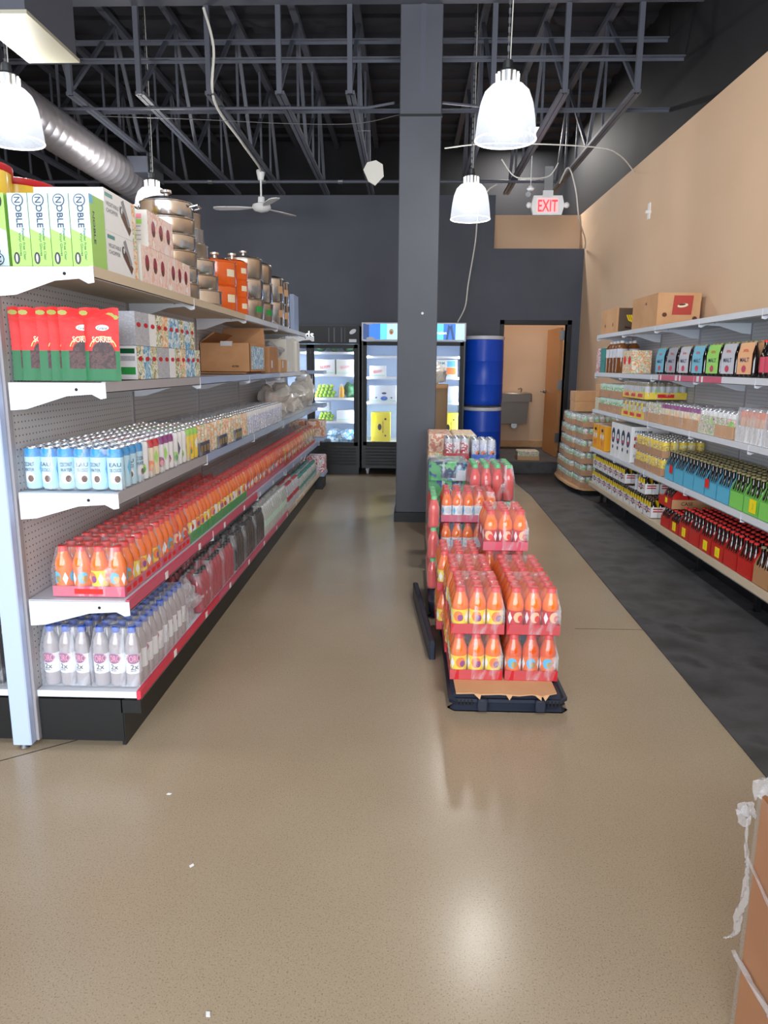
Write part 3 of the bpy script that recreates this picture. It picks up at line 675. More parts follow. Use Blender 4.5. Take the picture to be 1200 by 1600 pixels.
# ================================================================ shelf 4: juice bottles in red trays
Lb = ['yellow', 'orange', 'purple', 'white']; Lbl = ['juice_orange', 'sky', 'gold', 'white']; Lr = ['red', 'peach', 'redbright', 'white']
U_y = unit('bottle_yellow', lambda: juice('juice_orange', 0, Lb)); U_b = unit('bottle_blue', lambda: juice('juice_orange', 0, Lbl)); U_r = unit('bottle_red', lambda: juice('juice_deep', 0, Lr))
U_w = unit('bottle_white', lambda: juice('juice_orange', 0, ['white', 'orange', 'red', 'white']))
C_r = unit('cap_redc', lambda: capm('cap_red', .195)); C_g = unit('cap_greenc', lambda: capm('cap_green', .195, .0185))
F_y = unit('bottle_fy', lambda: bottle1('juice_orange', 'cap_red', Lb)); F_r = unit('bottle_fr', lambda: bottle1('juice_deep', 'cap_red', Lr)); F_b = unit('bottle_fb', lambda: bottle1('juice_orange', 'cap_red', Lbl))
F_w = unit('bottle_fw', lambda: bottle1('juice_orange', 'cap_red', ['white', 'yellow', 'red', 'white'])); F_g = unit('bottle_fgold', lambda: bottle1('juice_gold', 'cap_red', ['gold', 'cream', 'yellow', 'white'])); F_br = unit('bottle_fbr', lambda: bottle1('tea', 'gold', ['cream', 'brown', 'purple', 'white']))
zs = .609; y = 2.665; n = 0; P4 = .0705
seq = [('blue-and-orange labels', [U_b, U_b, U_y], 1), ('blue-and-orange labels', [U_b, U_y], 1), ('blue parrot-coloured labels', [U_b], 1), ('blue-and-red labels', [U_b, U_r], 1), ('white and yellow labels', [F_w, F_y], 6), ('red and orange labels', [F_r, F_b], 5), ('red labels', [F_r], 2), ('gold juice and red caps', [F_g, F_r], 6), ('brown juice and dark labels', [F_br, F_g], 4)]
for desc, us, cnt in seq:
    for c in range(cnt):
        near = n < 4
        tray = ('strip_pink', .042) if n < 4 else ('green', .05) if n < 10 else ('strip_pink', .04) if n < 17 else ('red', .03)
        pack('juice_case', 'juice case with %s, %s from near end of second shelf up' % (desc, ORD[n]), 'juice case', 'juice cases on the second shelf up', (-1.372, y, zs), 4, 3, P4, us, .195, tray,
             cap=C_r if near else None, only=None if n < 9 else 'right', seed=n, tface='redbright' if near else None)
        y += 3*P4+.0065; n += 1
# ================================================================ shelf 3: cans
Cc = unit('can_coco', lambda: can('cocoblue', 'skydeep', ('white', 'brown', 'sky'), words='COCONUT', words2='WATER')); Cc2 = unit('can_coco2', lambda: can('cocoblue', 'skydeep', ('white', 'brown', 'sky'), words='EAU', words2='DE COCO'))
Cp = unit('can_passion', lambda: can('cream', 'red', ('orange', 'peach', 'lime'))); Cu = unit('can_purple', lambda: can('white', 'purple', ('purple', 'pink', 'lime'))); Cg = unit('can_wg', lambda: can('white', 'white', ('lime', 'green', 'navy')))
Cy = unit('can_pine', lambda: can('yellow', 'lime', ('orange', 'green', 'white'))); Cf = unit('can_fruit', lambda: can('print_fruit', 'print_fruit', None, seg=12)); Cl = unit('can_lav', lambda: can('print_lavender', 'white', None, seg=12))
zs = 1.030; P3 = .0632; y = 2.665; n = 0
for desc, us, cnt, rows in [('blue and white coconut water cans', [Cc, Cc2], 1, 3), ('white coconut cans with green accents', [Cg, Cc], 1, 2), ('red-topped passion fruit cans', [Cp], 1, 2), ('purple-topped fruit cans', [Cu], 1, 3), ('white and green fruit cans', [Cg], 1, 3), ('yellow pineapple cans', [Cy], 1, 3),
                       ('peach-coloured fruit cans', [Cf], 6, 3), ('lavender and white cans', [Cl], 7, 3)]:
    for c in range(cnt):
        tr = None if n < 6 else ('navy', .07) if (n in (6, 8, 10)) else None
        pack('can_pack', 'pack of %s, %s from near end of middle shelf' % (desc, ORD[n]), 'can pack', 'can packs on the middle shelf', (-1.452, y, zs), 6 if n < 2 else 6, rows, P3, us, .16, tr, sh=.86, uname='can', only=None if n < 7 else 'right', ang=-.6 if n < 1 else None, seed=n, wrap='wrap', tface='gold' if tr else None)
        y += rows*P3+.006; n += 1
def flatten(o, z=.003):
    for v in o.data.vertices:
        if v.co.z < z: v.co.z = z
def lump(name, label, cat, loc, r, sq, m, sd, jit=.6, extra=None, group=None):
    b = MB(); b.sph((0, 0, r*sq[2]), r, m, 22, 14, sq, jit, sd); o = b.build(name, None, loc); flatten(o); tag(o, label, cat, group); return o
ys = [6.72, 7.06, 7.44, 7.78, 8.14]
for k, yy in enumerate(ys):
    t = thing('plastic_bag', 'crumpled clear plastic bag, %s in the heap at the middle shelf far end' % ORD[k], 'plastic bag', (-1.25, yy, 1.03), 0, 'crumpled plastic bags')
    b = MB(); b.sph((0, 0, .13), .15, 'bag_film', 22, 14, (1, 1.05, .85), .75, k+3); flatten(b.build('bag', t))
    b = MB(); b.sph((0, 0, .11), .10, 'print_mixed' if k < 2 else 'offwhite', 12, 8, (1, 1.1, .9), .4, k); flatten(b.build('contents', t), .006)
t = thing('plastic_bag', 'tall clear bag of white cups standing at the very end of the middle shelf', 'plastic bag', (-1.2, 8.5, 1.03))
b = MB(); b.sph((0, 0, .19), .14, 'bag_film', 20, 14, (.9, 1.0, 1.35), .4, 31); flatten(b.build('bag', t))
b = MB(); [b.lathe([(.03, 0), (.042, .3)], 'offwhite', (-.06+.06*i, -.03+.05*(i % 2), .02), 12) for i in range(3)]; b.build('contents', t)

# ================================================================ bottom shelf (left run)
def mauby():
    b = MB(); r = .0315
    b.lathe([(r*.8, 0), (r, .01), (r, .055, 'white'), (r, .135, 'mauby'), (r*.98, .15), (r*1.0, .165), (r*.8, .195), (r*.46, .215), (r*.42, .222)], 'mauby', seg=16)
    for i in range(2):
        a = PI*i+.7; b.cdisc('purple', r, a, .118, r*.95, .021, n=10); b.ctext('TORO', .036, 'pink', r+.0006, a, .119, .056); b.ctext('2x', .030, 'black', r, a+.1, .084); b.ctext('MAUBY', .007, 'navy', r, a, .068)
    return b
M1 = unit('mauby_bottle', mauby); MC = unit('cap_bluec', lambda: (lambda b: b.lathe([(.0165, .222), (.0165, .243), (.0145, .246)], 'cap_blue', seg=14))(MB()))
n = 0
for (x, y, nx, lab) in ((-1.448, 2.665, 3, 'blue-capped mauby bottles in clear wrap next to the white end upright'), (-1.246, 2.665, 3, 'blue-capped mauby bottles in clear wrap at the near red-edged corner'), (-1.448, 2.994, 3, 'blue-capped mauby bottles in clear wrap behind the pack next to the upright'), (-1.246, 2.994, 3, 'blue-capped mauby bottles in clear wrap behind the corner pack, aisle side')):
    pack('bottle_pack', lab, 'bottle pack', 'mauby bottle packs on the bottom shelf', (x, y, .233), nx, 5, .0645, M1, .246, cap=MC, sh=.66, seed=n, ang=-PI/2-.7 if n < 2 else 0.0, wrap='wrap_heavy'); n += 1
b = MB(); b.sph((0, 0, .10), .10, 'wrap_cloudy', 20, 12, (.8, 1.2, 1.0), .8, 12); tag((lambda o: (flatten(o), o)[1])(b.build('torn_wrap', None, (-1.12, 3.42, .233))), 'torn loose plastic wrap hanging at the end of the mauby packs', 'plastic wrap')
def tallb(liq, capc, h=.235, r=.031, lab=None, words=None, seg=14, cr=.014):
    b = MB(); b.lathe([(r*.8, 0), (r, .01), (r, h*.3, lab or liq), (r, h*.5, liq), (r*.94, h*.58), (r, h*.66), (r*.75, h*.8), (r*.45, h*.9), (r*.42, h*.91)], liq, seg=seg)
    b.lathe([(cr, h*.91), (cr, h-.002), (cr*.9, h)], capc, seg=12)
    if words:
        for i in range(2): b.ctext(words, .022, 'white', r, PI*i, h*.40, .045)
    return b
Bs = unit('sorrel_bottle', lambda: tallb('juice_dark', 'cap_black', .21, .033, None, 'FRESH')); Bs2 = unit('sorrel_tall', lambda: tallb('juice_dark', 'cap_black', .225, .031, None, None))
Bk = unit('dark_bottle', lambda: tallb('cola', 'cap_black', .23, .031, None, None)); Bc = unit('clear_bottle', lambda: tallb('clearwater', 'cap_white', .23, .031, 'mint')); Bt = unit('teal_jar', lambda: tallb('clearwater', 'teal', .18, .036, 'teal', cr=.024)); Br = unit('red_can_b', lambda: tallb('label_silver', 'red', .22, .031, 'red'))
n = 0
for desc, u, y, rows, h, nx in (('dark red drink bottles lettered white', Bs, 3.55, 3, .21, 5), ('dark red drink bottles', Bs2, 3.76, 4, .225, 5), ('dark red drink bottles, black caps', Bs2, 4.03, 4, .225, 5), ('black drink bottles with silver labels', Bk, 4.33, 4, .23, 5), ('black drink bottles with silver labels', Bk, 4.60, 5, .23, 5), ('black drink bottles with silver labels', Bk, 4.93, 5, .23, 5),
                           ('clear bottles with pale green labels', Bc, 5.28, 5, .23, 5), ('clear bottles with pale green labels', Bc, 5.62, 5, .23, 5), ('clear bottles with pale green labels', Bc, 5.96, 5, .23, 5), ('silver and red bottles', Br, 6.32, 5, .22, 5), ('silver and red bottles', Br, 6.68, 5, .22, 5), ('clear jars with teal labels and lids', Bt, 7.06, 4, .18, 4), ('clear jars with teal labels and lids', Bt, 7.40, 4, .18, 4), ('clear jars with teal labels and lids', Bt, 7.74, 4, .18, 4), ('clear jars with teal labels and lids', Bt, 8.08, 4, .18, 4)):
    p = .0645 if nx == 5 else .075
    pack('bottle_pack', 'pack of %s, %s past the mauby packs' % (desc, ORD[n]), 'bottle pack', 'drink packs past the mauby bottles', (-1.05-nx*p, y, .233), nx, rows, p, u, h, sh=.7, only='right' if n > 2 else None, seed=n, ang=.3 if n == 0 else None); n += 1
# end-cap shelf with wrapped cases beyond the run
t = thing('end_shelving', 'short end shelf unit with wrapped cases at the far end of the long shelving', 'shelving', (-1.25, 8.78, 0))
b = MB(); b.box(-.22, .22, .0, .38, .0, .16, 'kick'); b.build('base', t)
for z in (.16, .60, 1.0, 1.40):
    b = MB(); b.box(-.22, .24, .0, .38, z, z+.04, 'shelf_silver'); b.build('shelf', t)
b = MB(); b.box(-.22, -.19, .0, .03, .2, 1.86, 'shelf_silver'); b.build('upright', t)
for i, (m, z, hh, lab) in enumerate((('print_redwhite', .20, .20, 'red and white wrapped case at the bottom of the far end shelf'), ('print_mixed', .64, .20, 'brown and gold wrapped case in the middle of the far end shelf'))):
    for k in range(2):
        b = MB(); b.cbox(0, .22, 0, .28, 0, hh, m, .015); place(b.mesh('c'), 'wrapped_case', None, (-1.47+.235*k, 8.84, z+.003)); o = COL.objects[-1]
        tag(o, lab+(', inner one' if k == 0 else ', aisle-side one'), 'wrapped case')

# dark bottles on the other side of the run
for k in range(4):
    pack('bottle_pack', 'wrapped dark bottles behind the white end upright, %s %s' % ('lower shelf' if k < 2 else 'upper shelf', 'near' if k % 2 == 0 else 'back'), 'bottle pack', 'dark bottle packs on the back side', (-1.80, 2.66+.3*(k % 2), .233 if k < 2 else .643), 3, 4, .0645, Bk, .23, sh=.7, seed=k, only='right')
noisy('bag_red', ['cc1616', 'd81f1c'], 3, .5, bump=.5, bscale=16); noisy('bag_green', ['0b6236', '0f7040'], 3, .5, bump=.5, bscale=16); mat('leafgold', '9a9a3a', .4)
mat('pinkpale', 'f3e3de', .5)

# ================================================================ shelf 2 (left): sorrel bags, tea boxes, cartons
def sorrel():
    b = MB(); w, h, T = .142, .262, .0085; nx_, nz = 10, 12
    for side in (0, 1):
        base = len(b.v)
        for j in range(nz+1):
            for i in range(nx_+1):
                u, v = i/nx_, j/nz
                k = min(1, 5*u, 5*(1-u)); kv = 1 if v < .80 else max(0, (1-v)/.2)
                th = T*k*kv
                x = (u-.5)*w*(1-.04*math.sin(PI*v)); b.v.append((x, (-th if side == 0 else th), v*h+(.004*math.sin(u*9) if j == nz else 0)))
        for j in range(nz):
            for i in range(nx_):
                a = base+j*(nx_+1)+i
                u, v = (i+.5)/nx_, (j+.5)/nz
                m = 'bag_green' if v < .16 else 'print_sorrel' if v < .42 and .2 < u < .9 else 'bag_green' if v < .42 else 'bag_red'
                q = (a, a+1, a+nx_+2, a+nx_+1)
                b.face(q if side == 0 else q[::-1], m, True)
    yf = -T
    b.disc('print_sorrel', (.012, yf, .108), (1, 0, 0), (0, 0, 1), .040, .036, 20)
    for R_ in (.043, .050):
        for k in range(14):
            a0 = PI*(.08+.84*k/14); a1 = PI*(.08+.84*(k+1)/14); q = R_-.0025
            b.quad([(.012+q*math.cos(a0), yf-.0008, .112+q*math.sin(a0)), (.012+R_*math.cos(a0), yf-.0008, .112+R_*math.sin(a0)), (.012+R_*math.cos(a1), yf-.0008, .112+R_*math.sin(a1)), (.012+q*math.cos(a1), yf-.0008, .112+q*math.sin(a1))], 'orange' if R_ < .045 else 'gold')
    b.text('LOW COUNTRY', .011, 'orange', (.012, yf-.001, .178), (1, 0, 0), (0, 0, 1), .05) if False else None
    b.text('SORREL', .029, 'cream', (.012, yf-.001, .150), (1, 0, 0), (0, 0, 1), .076)
    b.disc('white', (.012, yf, .192), (1, 0, 0), (0, 0, 1), .024, .0105, 16); b.text('Grace', .015, 'darkgreen', (.012, yf-.001, .191), (1, 0, 0), (0, 0, 1), .034)
    for sx, sz in ((-.055, .245), (.04, .238), (.056, .230)): b.disc('leafgold', (sx, -.0035, sz), (1, -.1, 0), (0, -.16, 1), .017, .009, 7)
    return b
SB = unit('sorrel_bag', sorrel); zs = 1.438
for k, (x, y, rz) in enumerate(((-1.400, 2.74, .95), (-1.392, 2.705, .62), (-1.352, 2.70, .42), (-1.290, 2.705, .48), (-1.245, 2.70, .62), (-1.205, 2.695, .34), (-1.135, 2.70, .08))):
    o = place(SB, 'sorrel_bag', None, (x, y, zs), rz)
    tag(o, 'red and green Sorrel bag, %s of seven from the frame upright' % ORD[k], 'dried sorrel bag', 'sorrel bags on the fourth shelf')
    o.rotation_euler = (math.radians(-3), 0, rz)
# tea boxes
n = 0
tea_m = ['print_tea', 'print_teablue', 'print_tea', 'print_grey', 'print_grey', 'white', 'print_tea', 'print_fruit', 'print_teablue', 'print_teablue']
def teabox(m, front, w=.076, d=.078, h=.136):
    b = MB(); b.box(0, w, 0, d, 0, h, {'*': m, '-y': front})
    if front == 'white':
        for z0, z1, mm in ((.105, .125, 'darkgreen'), (.075, .095, 'print_grey'), (.02, .05, 'green')): b.quad([(.008, -.0006, z0), (w-.008, -.0006, z0), (w-.008, -.0006, z1), (.008, -.0006, z1)], mm)
    b.disc('red', (w+.0004, d*.5, h*.62), (0, 1, 0), (0, 0, 1), d*.32, .010, 12)
    return b
for layer in range(2):
    for row in range(11):
        y = 3.0+row*.084
        for c in range(3 if row < 1 else 2):
            x = -1.108-.079*(c+1)
            if layer == 1 and row > 9: continue
            m = tea_m[(row+layer*3) % 10]
            o = place(unit('tea%s%d%d' % (m, layer == 0, row < 1), lambda: teabox(m, 'white' if (layer == 0 and row < 1) else m)), 'tea_box', None, (x, y, zs+layer*.1375))
            tag(o, 'small tea box, %s layer, %s row past the sorrel bags, %s' % ('lower' if layer == 0 else 'upper', ORD[row], ('aisle side', 'middle', 'panel side')[c]), 'tea box', 'tea boxes on the fourth shelf')
# open carton
t = thing('open_carton', 'open brown carton with raised flaps on the fourth shelf', 'carton', (-1.46, 5.15, zs+.012))
b = MB(); w, d, h = .355, .55, .20
b.box(0, w, 0, .004, 0, h, 'cardboard'); b.box(0, w, d-.004, d, 0, h, 'cardboard'); b.box(0, .004, 0, d, 0, h, 'cardboard'); b.box(w-.004, w, 0, d, 0, h, 'cardboard'); b.box(0, w, 0, d, 0, .004, 'cardboard')
b.quad([(w+.001, .04, .02), (w+.001, d-.06, .02), (w+.001, d-.06, h-.02), (w+.001, .04, h-.02)], 'print_teablue'); b.text('45789', .02, 'black', (.25, -.001, .04), (1, 0, 0), (0, 0, 1)); b.build('carton_body', t)
b = MB(); b.quad([(0, d, h), (w, d, h), (w-.02, d+.06, h+.13), (.02, d+.06, h+.13)], 'cardboard'); b.quad([(.02, d+.063, h+.13), (w-.02, d+.063, h+.13), (w, d+.003, h), (0, d+.003, h)], 'cardboard'); b.build('flap', t)
b = MB(); b.prism([(0, h), (-.0, h+.004), (.10, h+.075), (.11, h+.07)], .01, d-.01, 'cardboard'); b.build('flap', t)
b = MB(); b.box(.0, .33, -.02, .5, -.012, -.001, 'kraft'); b.build('flat_sheet', t)
b = MB(); b.box(.15, .23, -.006, .02, h-.02, h+.012, 'tape'); b.build('tape_strip', t)
for k, (x0, x1, y0, y1, h, m, nm, lab) in enumerate(((-1.40, -1.12, 5.95, 6.35, .21, 'cardboard', 'carton', 'closed brown carton just past the open carton'), (-1.38, -1.11, 6.42, 6.75, .11, 'kraft_light', 'carton', 'low light brown carton past the closed carton'), (-1.42, -1.13, 6.85, 7.2, .30, 'offwhite', 'carton', 'white carton near the far end of the fourth shelf'))):
    b = MB(); b.cbox(x0, x1, y0, y1, zs, zs+h, m, .004); b.quad([(x1+.0005, y0+.08, zs+.04), (x1+.0005, y0+.14, zs+.04), (x1+.0005, y0+.14, zs+.1), (x1+.0005, y0+.08, zs+.1)], 'white'); tag(b.build(nm), lab, 'carton')
lump('plastic_bag', 'dark striped plastic bag slumped on the low carton', 'plastic bag', (-1.24, 6.58, zs+.112), .11, (1, 1.1, .65), 'print_grey', 5, .5)
for k in range(3):
    b = MB(); b.cbox(0, .10, 0, .22, 0, .30, 'offwhite', .02); b.tube([(.02, .05, .30), (.05, .1, .325), (.08, .16, .30)], .006, 'cream'); tag(b.build('cloth_sack', None, (-1.42+.11*k, 7.3, zs)), 'pale sack at the far end of the fourth shelf, %s from the back panel' % ORD[k], 'sack', 'pale sacks')

# ================================================================ top shelf (left)
zs = 1.841
def glove():
    b = MB(); w, d, h = .071, .125, .245
    b.box(0, w, 0, d, 0, h, {'*': 'glove_green', '-y': 'glove_mint', '+z': 'glove_mint'})
    b.quad([(.0, -.0006, 0), (w, -.0006, 0), (w, -.0006, h*.38), (0, -.0006, h*.52)], 'glove_green')
    b.text('NOBLE', .030, 'navy', (w*.54, -.001, h*.74), (0, 0, -1), (1, 0, 0), h*.42, .0006)
    b.disc('navy', (w*.52, -.0012, h*.905), (1, 0, 0), (0, 0, 1), .021, .021, 14); b.disc('glove_mint', (w*.52, -.0016, h*.905), (1, 0, 0), (0, 0, 1), .018, .018, 14); b.text('N', .030, 'navy', (w*.52, -.002, h*.905), (0, 0, -1), (1, 0, 0))
    b.text('Powder Free Clear', .012, 'darkgreen', (w*.68, -.001, h*.30), (0, 0, -1), (1, 0, 0), h*.44); b.text('Vinyl Gloves', .012, 'darkgreen', (w*.5, -.001, h*.30), (0, 0, -1), (1, 0, 0), h*.32)
    b.disc('black', (w*.26, -.001, h*.11), (1, 0, 0), (0, 0, 1), .011, .021, 14); b.disc('white', (w*.26, -.0015, h*.11), (1, 0, 0), (0, 0, 1), .004, .014, 10)
    b.text('NOBLE', .022, 'navy', (w+.0005, .03, h*.55), (0, 0, -1), (0, 1, 0), .11); b.quad([(w+.0006, .0, h-.03), (w+.0006, .03, h-.03), (w+.0006, .03, h), (w+.0006, 0, h)], 'sky')
    return b
GM = unit('glove_box', glove)
for k in range(5):
    o = place(GM, 'glove_box', None, (-1.195-.0735*k+(-.01 if k == 4 else 0), 2.665, zs))
    if k == 4: o.rotation_euler = (0, PI, 0); o.location = (-1.195-.0735*3-.012, 2.665, zs+.2455)
    tag(o, 'upright green and white vinyl glove box, %s from the outer shelf corner' % ORD[k] if k < 4 else 'upside-down green and white vinyl glove box beside the upright ones', 'glove box', 'vinyl glove boxes')
def veg():
    b = MB(); w, d, h = .26, .31, .147
    b.box(0, w, 0, d, 0, h, {'*': 'white'}); X_ = w+.0006
    def q(y0, y1, z0, z1, m): b.quad([(X_, y0, z0), (X_, y1, z0), (X_, y1, z1), (X_, y0, z1)], m)
    q(.01, .08, h-.026, h-.012, 'teal'); b.text('VEGETABLE', .020, 'grey', (X_, .075, h*.66), (0, 1, 0), (0, 0, 1), .12); b.text('CHOPPER', .020, 'grey', (X_, .07, h*.50), (0, 1, 0), (0, 0, 1), .11)
    q(.27, .31, 0, h, 'print_fruit')
    b.quad([(X_+.001, .155, .075), (X_+.001, .235, .015), (X_+.001, .255, .04), (X_+.001, .175, .1)], 'brown'); b.quad([(X_+.0015, .165, .13), (X_+.0015, .185, .14), (X_+.0015, .245, .055), (X_+.0015, .225, .045)], 'grey')
    b.disc('black', (X_+.001, .16, .095), (0, 1, 0), (0, 0, 1), .013, .018, 12); b.disc('white', (X_+.002, .16, .095), (0, 1, 0), (0, 0, 1), .007, .011, 12)
    return b
VM = unit('veg_box', veg)
for k in range(2):
    tag(place(VM, 'chopper_box', None, (-1.385, 2.80, zs+.148*k)), 'white vegetable chopper box, %s of two beside the glove boxes' % ('lower', 'upper')[k], 'kitchen gadget box', 'vegetable chopper boxes')
def pinkbox(w=.18, d=.34, h=.152):
    b = MB(); b.box(0, w, 0, d, 0, h, {'*': 'print_pink', '-y': 'offwhite', '+z': 'pinkpale'})
    for i in range(5):
        for j in range(2): b.quad([(.02+i*.028, -.0006, h-.035-j*.022), (.043+i*.028, -.0006, h-.035-j*.022), (.043+i*.028, -.0006, h-.016-j*.022), (.02+i*.028, -.0006, h-.016-j*.022)], ('red', 'pink', 'lime')[(i+j) % 3])
    for j in range(4): b.quad([(.02, -.0006, .03+j*.018), (.15, -.0006, .03+j*.018), (.15, -.0006, .033+j*.018), (.02, -.0006, .033+j*.018)], 'grey')
    for i in range(3):
        yy = .07+.1*i; b.disc('juice_dark', (w+.0006, yy, h*.55), (0, 1, 0), (0, 0, 1), .024, .034, 14); b.disc('brown', (w+.0010, yy, h*.42), (0, 1, 0), (0, 0, 1), .016, .014, 12)
    return b
PM = unit('pink_box', pinkbox)
for k, (x, y, z) in enumerate(((-1.30, 3.14, 0), (-1.30, 3.49, 0), (-1.30, 3.24, .153))):
    tag(place(PM, 'gadget_box', None, (x, y, zs+z)), 'pink and white kitchen gadget box with red food pictures, %s' % ('lower near one', 'lower one touching the steel pots', 'upper one')[k], 'kitchen gadget box', 'pink gadget boxes')
# pots
def pot(r, h, m='steel', knob=True, lid=True, hand=True):
    b = MB(); b.lathe([(r*.93, 0), (r, .012), (r, h-.006), (r*1.03, h-.002), (r*1.03, h)], m, seg=32)
    parts = [('pot_body', b)]
    if lid:
        l_ = MB(); l_.lathe([(r*1.02, h), (r*1.0, h+.006), (r*.7, h+.022), (r*.2, h+.03), (.001, h+.031)], m, seg=32)
        if knob: l_.lathe([(.012, h+.03), (.012, h+.05), (.03, h+.054), (.03, h+.066), (.001, h+.068)], 'steel', seg=14)
        parts.append(('lid', l_))
    if hand:
        for s_ in (-1, 1):
            q = MB(); q.tube([(s_*.045*-1, 0, 0), (-.04*s_, .035, .01), (.04*s_, .035, .01), (.045*s_, 0, 0)], .007, 'steel', 8); parts.append(('handle', q, s_))
    return parts
_pc = {}
def potthing(label, cat, group, loc, r, h, m='steel', lid=True, knob=True, hand=True, rz=0, sticker=None):
    key = (r, h, m, lid, knob, hand)
    if key not in _pc: _pc[key] = [(p[0], p[1].mesh(p[0]), p[2] if len(p) > 2 else 0) for p in pot(r, h, m, knob, lid, hand)]
    t = thing('cooking_pot', label, cat, loc, rz, group)
    for nm, me, s_ in _pc[key]:
        o = place(me, nm, t)
        if s_: o.location = (0, s_*r, h*.72); o.rotation_euler = (0, 0, 0 if s_ > 0 else PI)
    if sticker:
        s = MB(); n_ = 6
        for i in range(n_):
            a0 = -.25+.5*i/n_-.5; a1 = -.25+.5*(i+1)/n_-.5; R2 = r*1.004+.0006
            s.quad([(R2*math.cos(a0), R2*math.sin(a0), h*.38), (R2*math.cos(a1), R2*math.sin(a1), h*.38), (R2*math.cos(a1), R2*math.sin(a1), h*.68), (R2*math.cos(a0), R2*math.sin(a0), h*.68)], sticker)
        s.build('sticker', t)
    return t
for st, (yc, xc) in enumerate(((4.03, -1.285), (4.44, -1.285))):
    for k in range(6):
        r = (.150-.003*k) if st == 0 else (.168-.017*k)
        potthing('brushed steel pot, %s tier up in the %s tall steel stack' % (ORD[k], ('nearer', 'farther')[st]), 'cooking pot', 'stacked steel pots', (xc-(.0 if st == 0 else .02*(k > 2)), yc, zs+(.082, .086)[st]*k), r, (.080, .084)[st], 'steel' if (k+st) % 2 else 'steelwarm', lid=(k == 5), hand=k in (5,) and st == 0, rz=PI/2, sticker='label_silver' if k < 3 and st else None)
for k in range(2): potthing('large orange enamel pot, %s of the bigger stack' % ('bottom', 'top')[k], 'cooking pot', 'orange enamel pots', (-1.285, 4.98, zs+.168*k), .138, .165 if k == 0 else .15, 'enamel', lid=(k == 1), hand=False, sticker='cream')
for k in range(3): potthing('small orange enamel pot, %s of the smaller stack' % ('bottom', 'middle', 'top')[k], 'cooking pot', 'orange enamel pots', (-1.235, 5.26, zs+.118*k), .105, .116, 'enamel', lid=(k == 2), knob=k == 2, hand=False, sticker='cream')
for st, (yc, xc, r) in enumerate(((5.80, -1.275, .15), (6.14, -1.25, .135))):
    for k in range(3): potthing('polished steel pot past the orange pots, %s of the %s stack' % (('bottom', 'middle', 'top')[k], ('nearer', 'farther')[st]), 'cooking pot', 'polished steel pots', (xc, yc, zs+.150*k), r-.004*k, .148, 'steel' if k % 2 else 'steelwarm', lid=(k == 2), hand=True, sticker='green' if k == 0 else None)
for st, yc in enumerate((6.65, 6.95)):
    for k in range(2): potthing('tall narrow steel pot at the far end, %s of the %s pair' % (('bottom', 'top')[k], ('nearer', 'farther')[st]), 'cooking pot', 'tall steel pots', (-1.235, yc, zs+.202*k), .125, .20, 'steel', lid=(k == 1), knob=False, hand=True, sticker='kraft_light')
b = MB(); b.cbox(-1.16, -1.12, 7.3, 7.6, zs, zs+.34, 'shelf_silver', .004); tag(b.build('flat_box'), 'pale blue flat box standing at the end of the top shelf', 'box')
# tubs on the back side
for k, (x, y) in enumerate(((-1.715, 2.95), (-1.70, 3.28))):
    t = thing('snack_tub', 'large yellow plastic tub with red rim, %s of two behind the glove boxes' % ('nearer', 'farther')[k], 'tub', (x, y, zs), 0, 'yellow tubs')
    b = MB(); b.lathe([(.14, 0), (.15, .02), (.155, .385)], 'tub_print', seg=28); b.cdisc('cream', .155, -1.2, .27, .05, .06, .001, 14); b.build('tub_body', t)
    b = MB(); b.lathe([(.158, .385), (.162, .39), (.162, .41), (.15, .414), (.001, .414)], 'red', seg=28); b.build('lid', t)

# ================================================================ pallets in the middle
def pallet(label, loc, w, d, h, rz=0):
    t = thing('plastic_pallet', label, 'pallet', loc, rz)
    b = MB(); b.cbox(0, w, 0, d, h-.02, h, 'plastic_navy', .035); b.cbox(.006, w-.006, .006, d-.006, .022, h-.021, 'plastic_navy', .035)
    for x0 in (.035, w-.11):
        for i in range(5): b.box(x0+.016*i, x0+.016*i+.008, -.001, .006, .028, h-.024, 'blackmatte')
    b.build('deck', t)
    b = MB(); b.cbox(-.002, w+.002, -.004, .07, .0, .02, 'plastic_navy', .03); b.cbox(-.002, w+.002, d-.07, d+.004, .0, .02, 'plastic_navy', .03); b.build('skid', t)
    for i in (.24, .72):
        q = MB(); q.cbox(0, .045, 0, .03, .012, h-.014, 'plastic_navy', .006); q.build('clip', t, (i*w, -.022, 0))
    return t
pallet('dark plastic pallet at the near end of the juice stacks', (.20, 2.985, 0), .53, 1.16, .078)
b = MB(); pts = [(x+.008, y+.248) for x, y in [(.225, 2.74), (.30, 2.745), (.33, 2.732), (.42, 2.74), (.50, 2.728), (.56, 2.742), (.60, 2.725), (.64, 2.745), (.672, 2.76), (.672, 3.85), (.205, 3.85)]]
b.prism(pts, .0785, .0835, 'cardboard_tan', 'xy')
for i, (x, a) in enumerate(((.31, .3), (.45, -.2), (.575, .5), (.61, -.4))): b.quad([(x, 2.985, .0836), (x+.035, 2.985, .0836), (x+.02+.02*a, 2.962, .066)], 'kraft_light')
tag(b.build('cardboard_sheet'), 'torn cardboard sheet lying on the near pallet', 'cardboard sheet')
pallet('dark plastic pallet under the tall mixed stacks in the middle', (.145, 4.20, 0), .58, 1.05, .112)
pallet('dark plastic pallet under the wrapped packs by the blue barrels', (.18, 5.45, 0), .56, .80, .115)
b = MB(); b.cbox(-.016, .016, 0, 1.05, 0, .10, 'plastic_navy', .006); o = b.build('loose_plank', None, (.148, 3.55, .0), math.radians(4.3)); tag(o, 'dark plastic plank on the floor along the juice stacks', 'plank')
PJ = .0797; HJ = .213
def jp(fn, *a, **k): return fn(*a, **k)
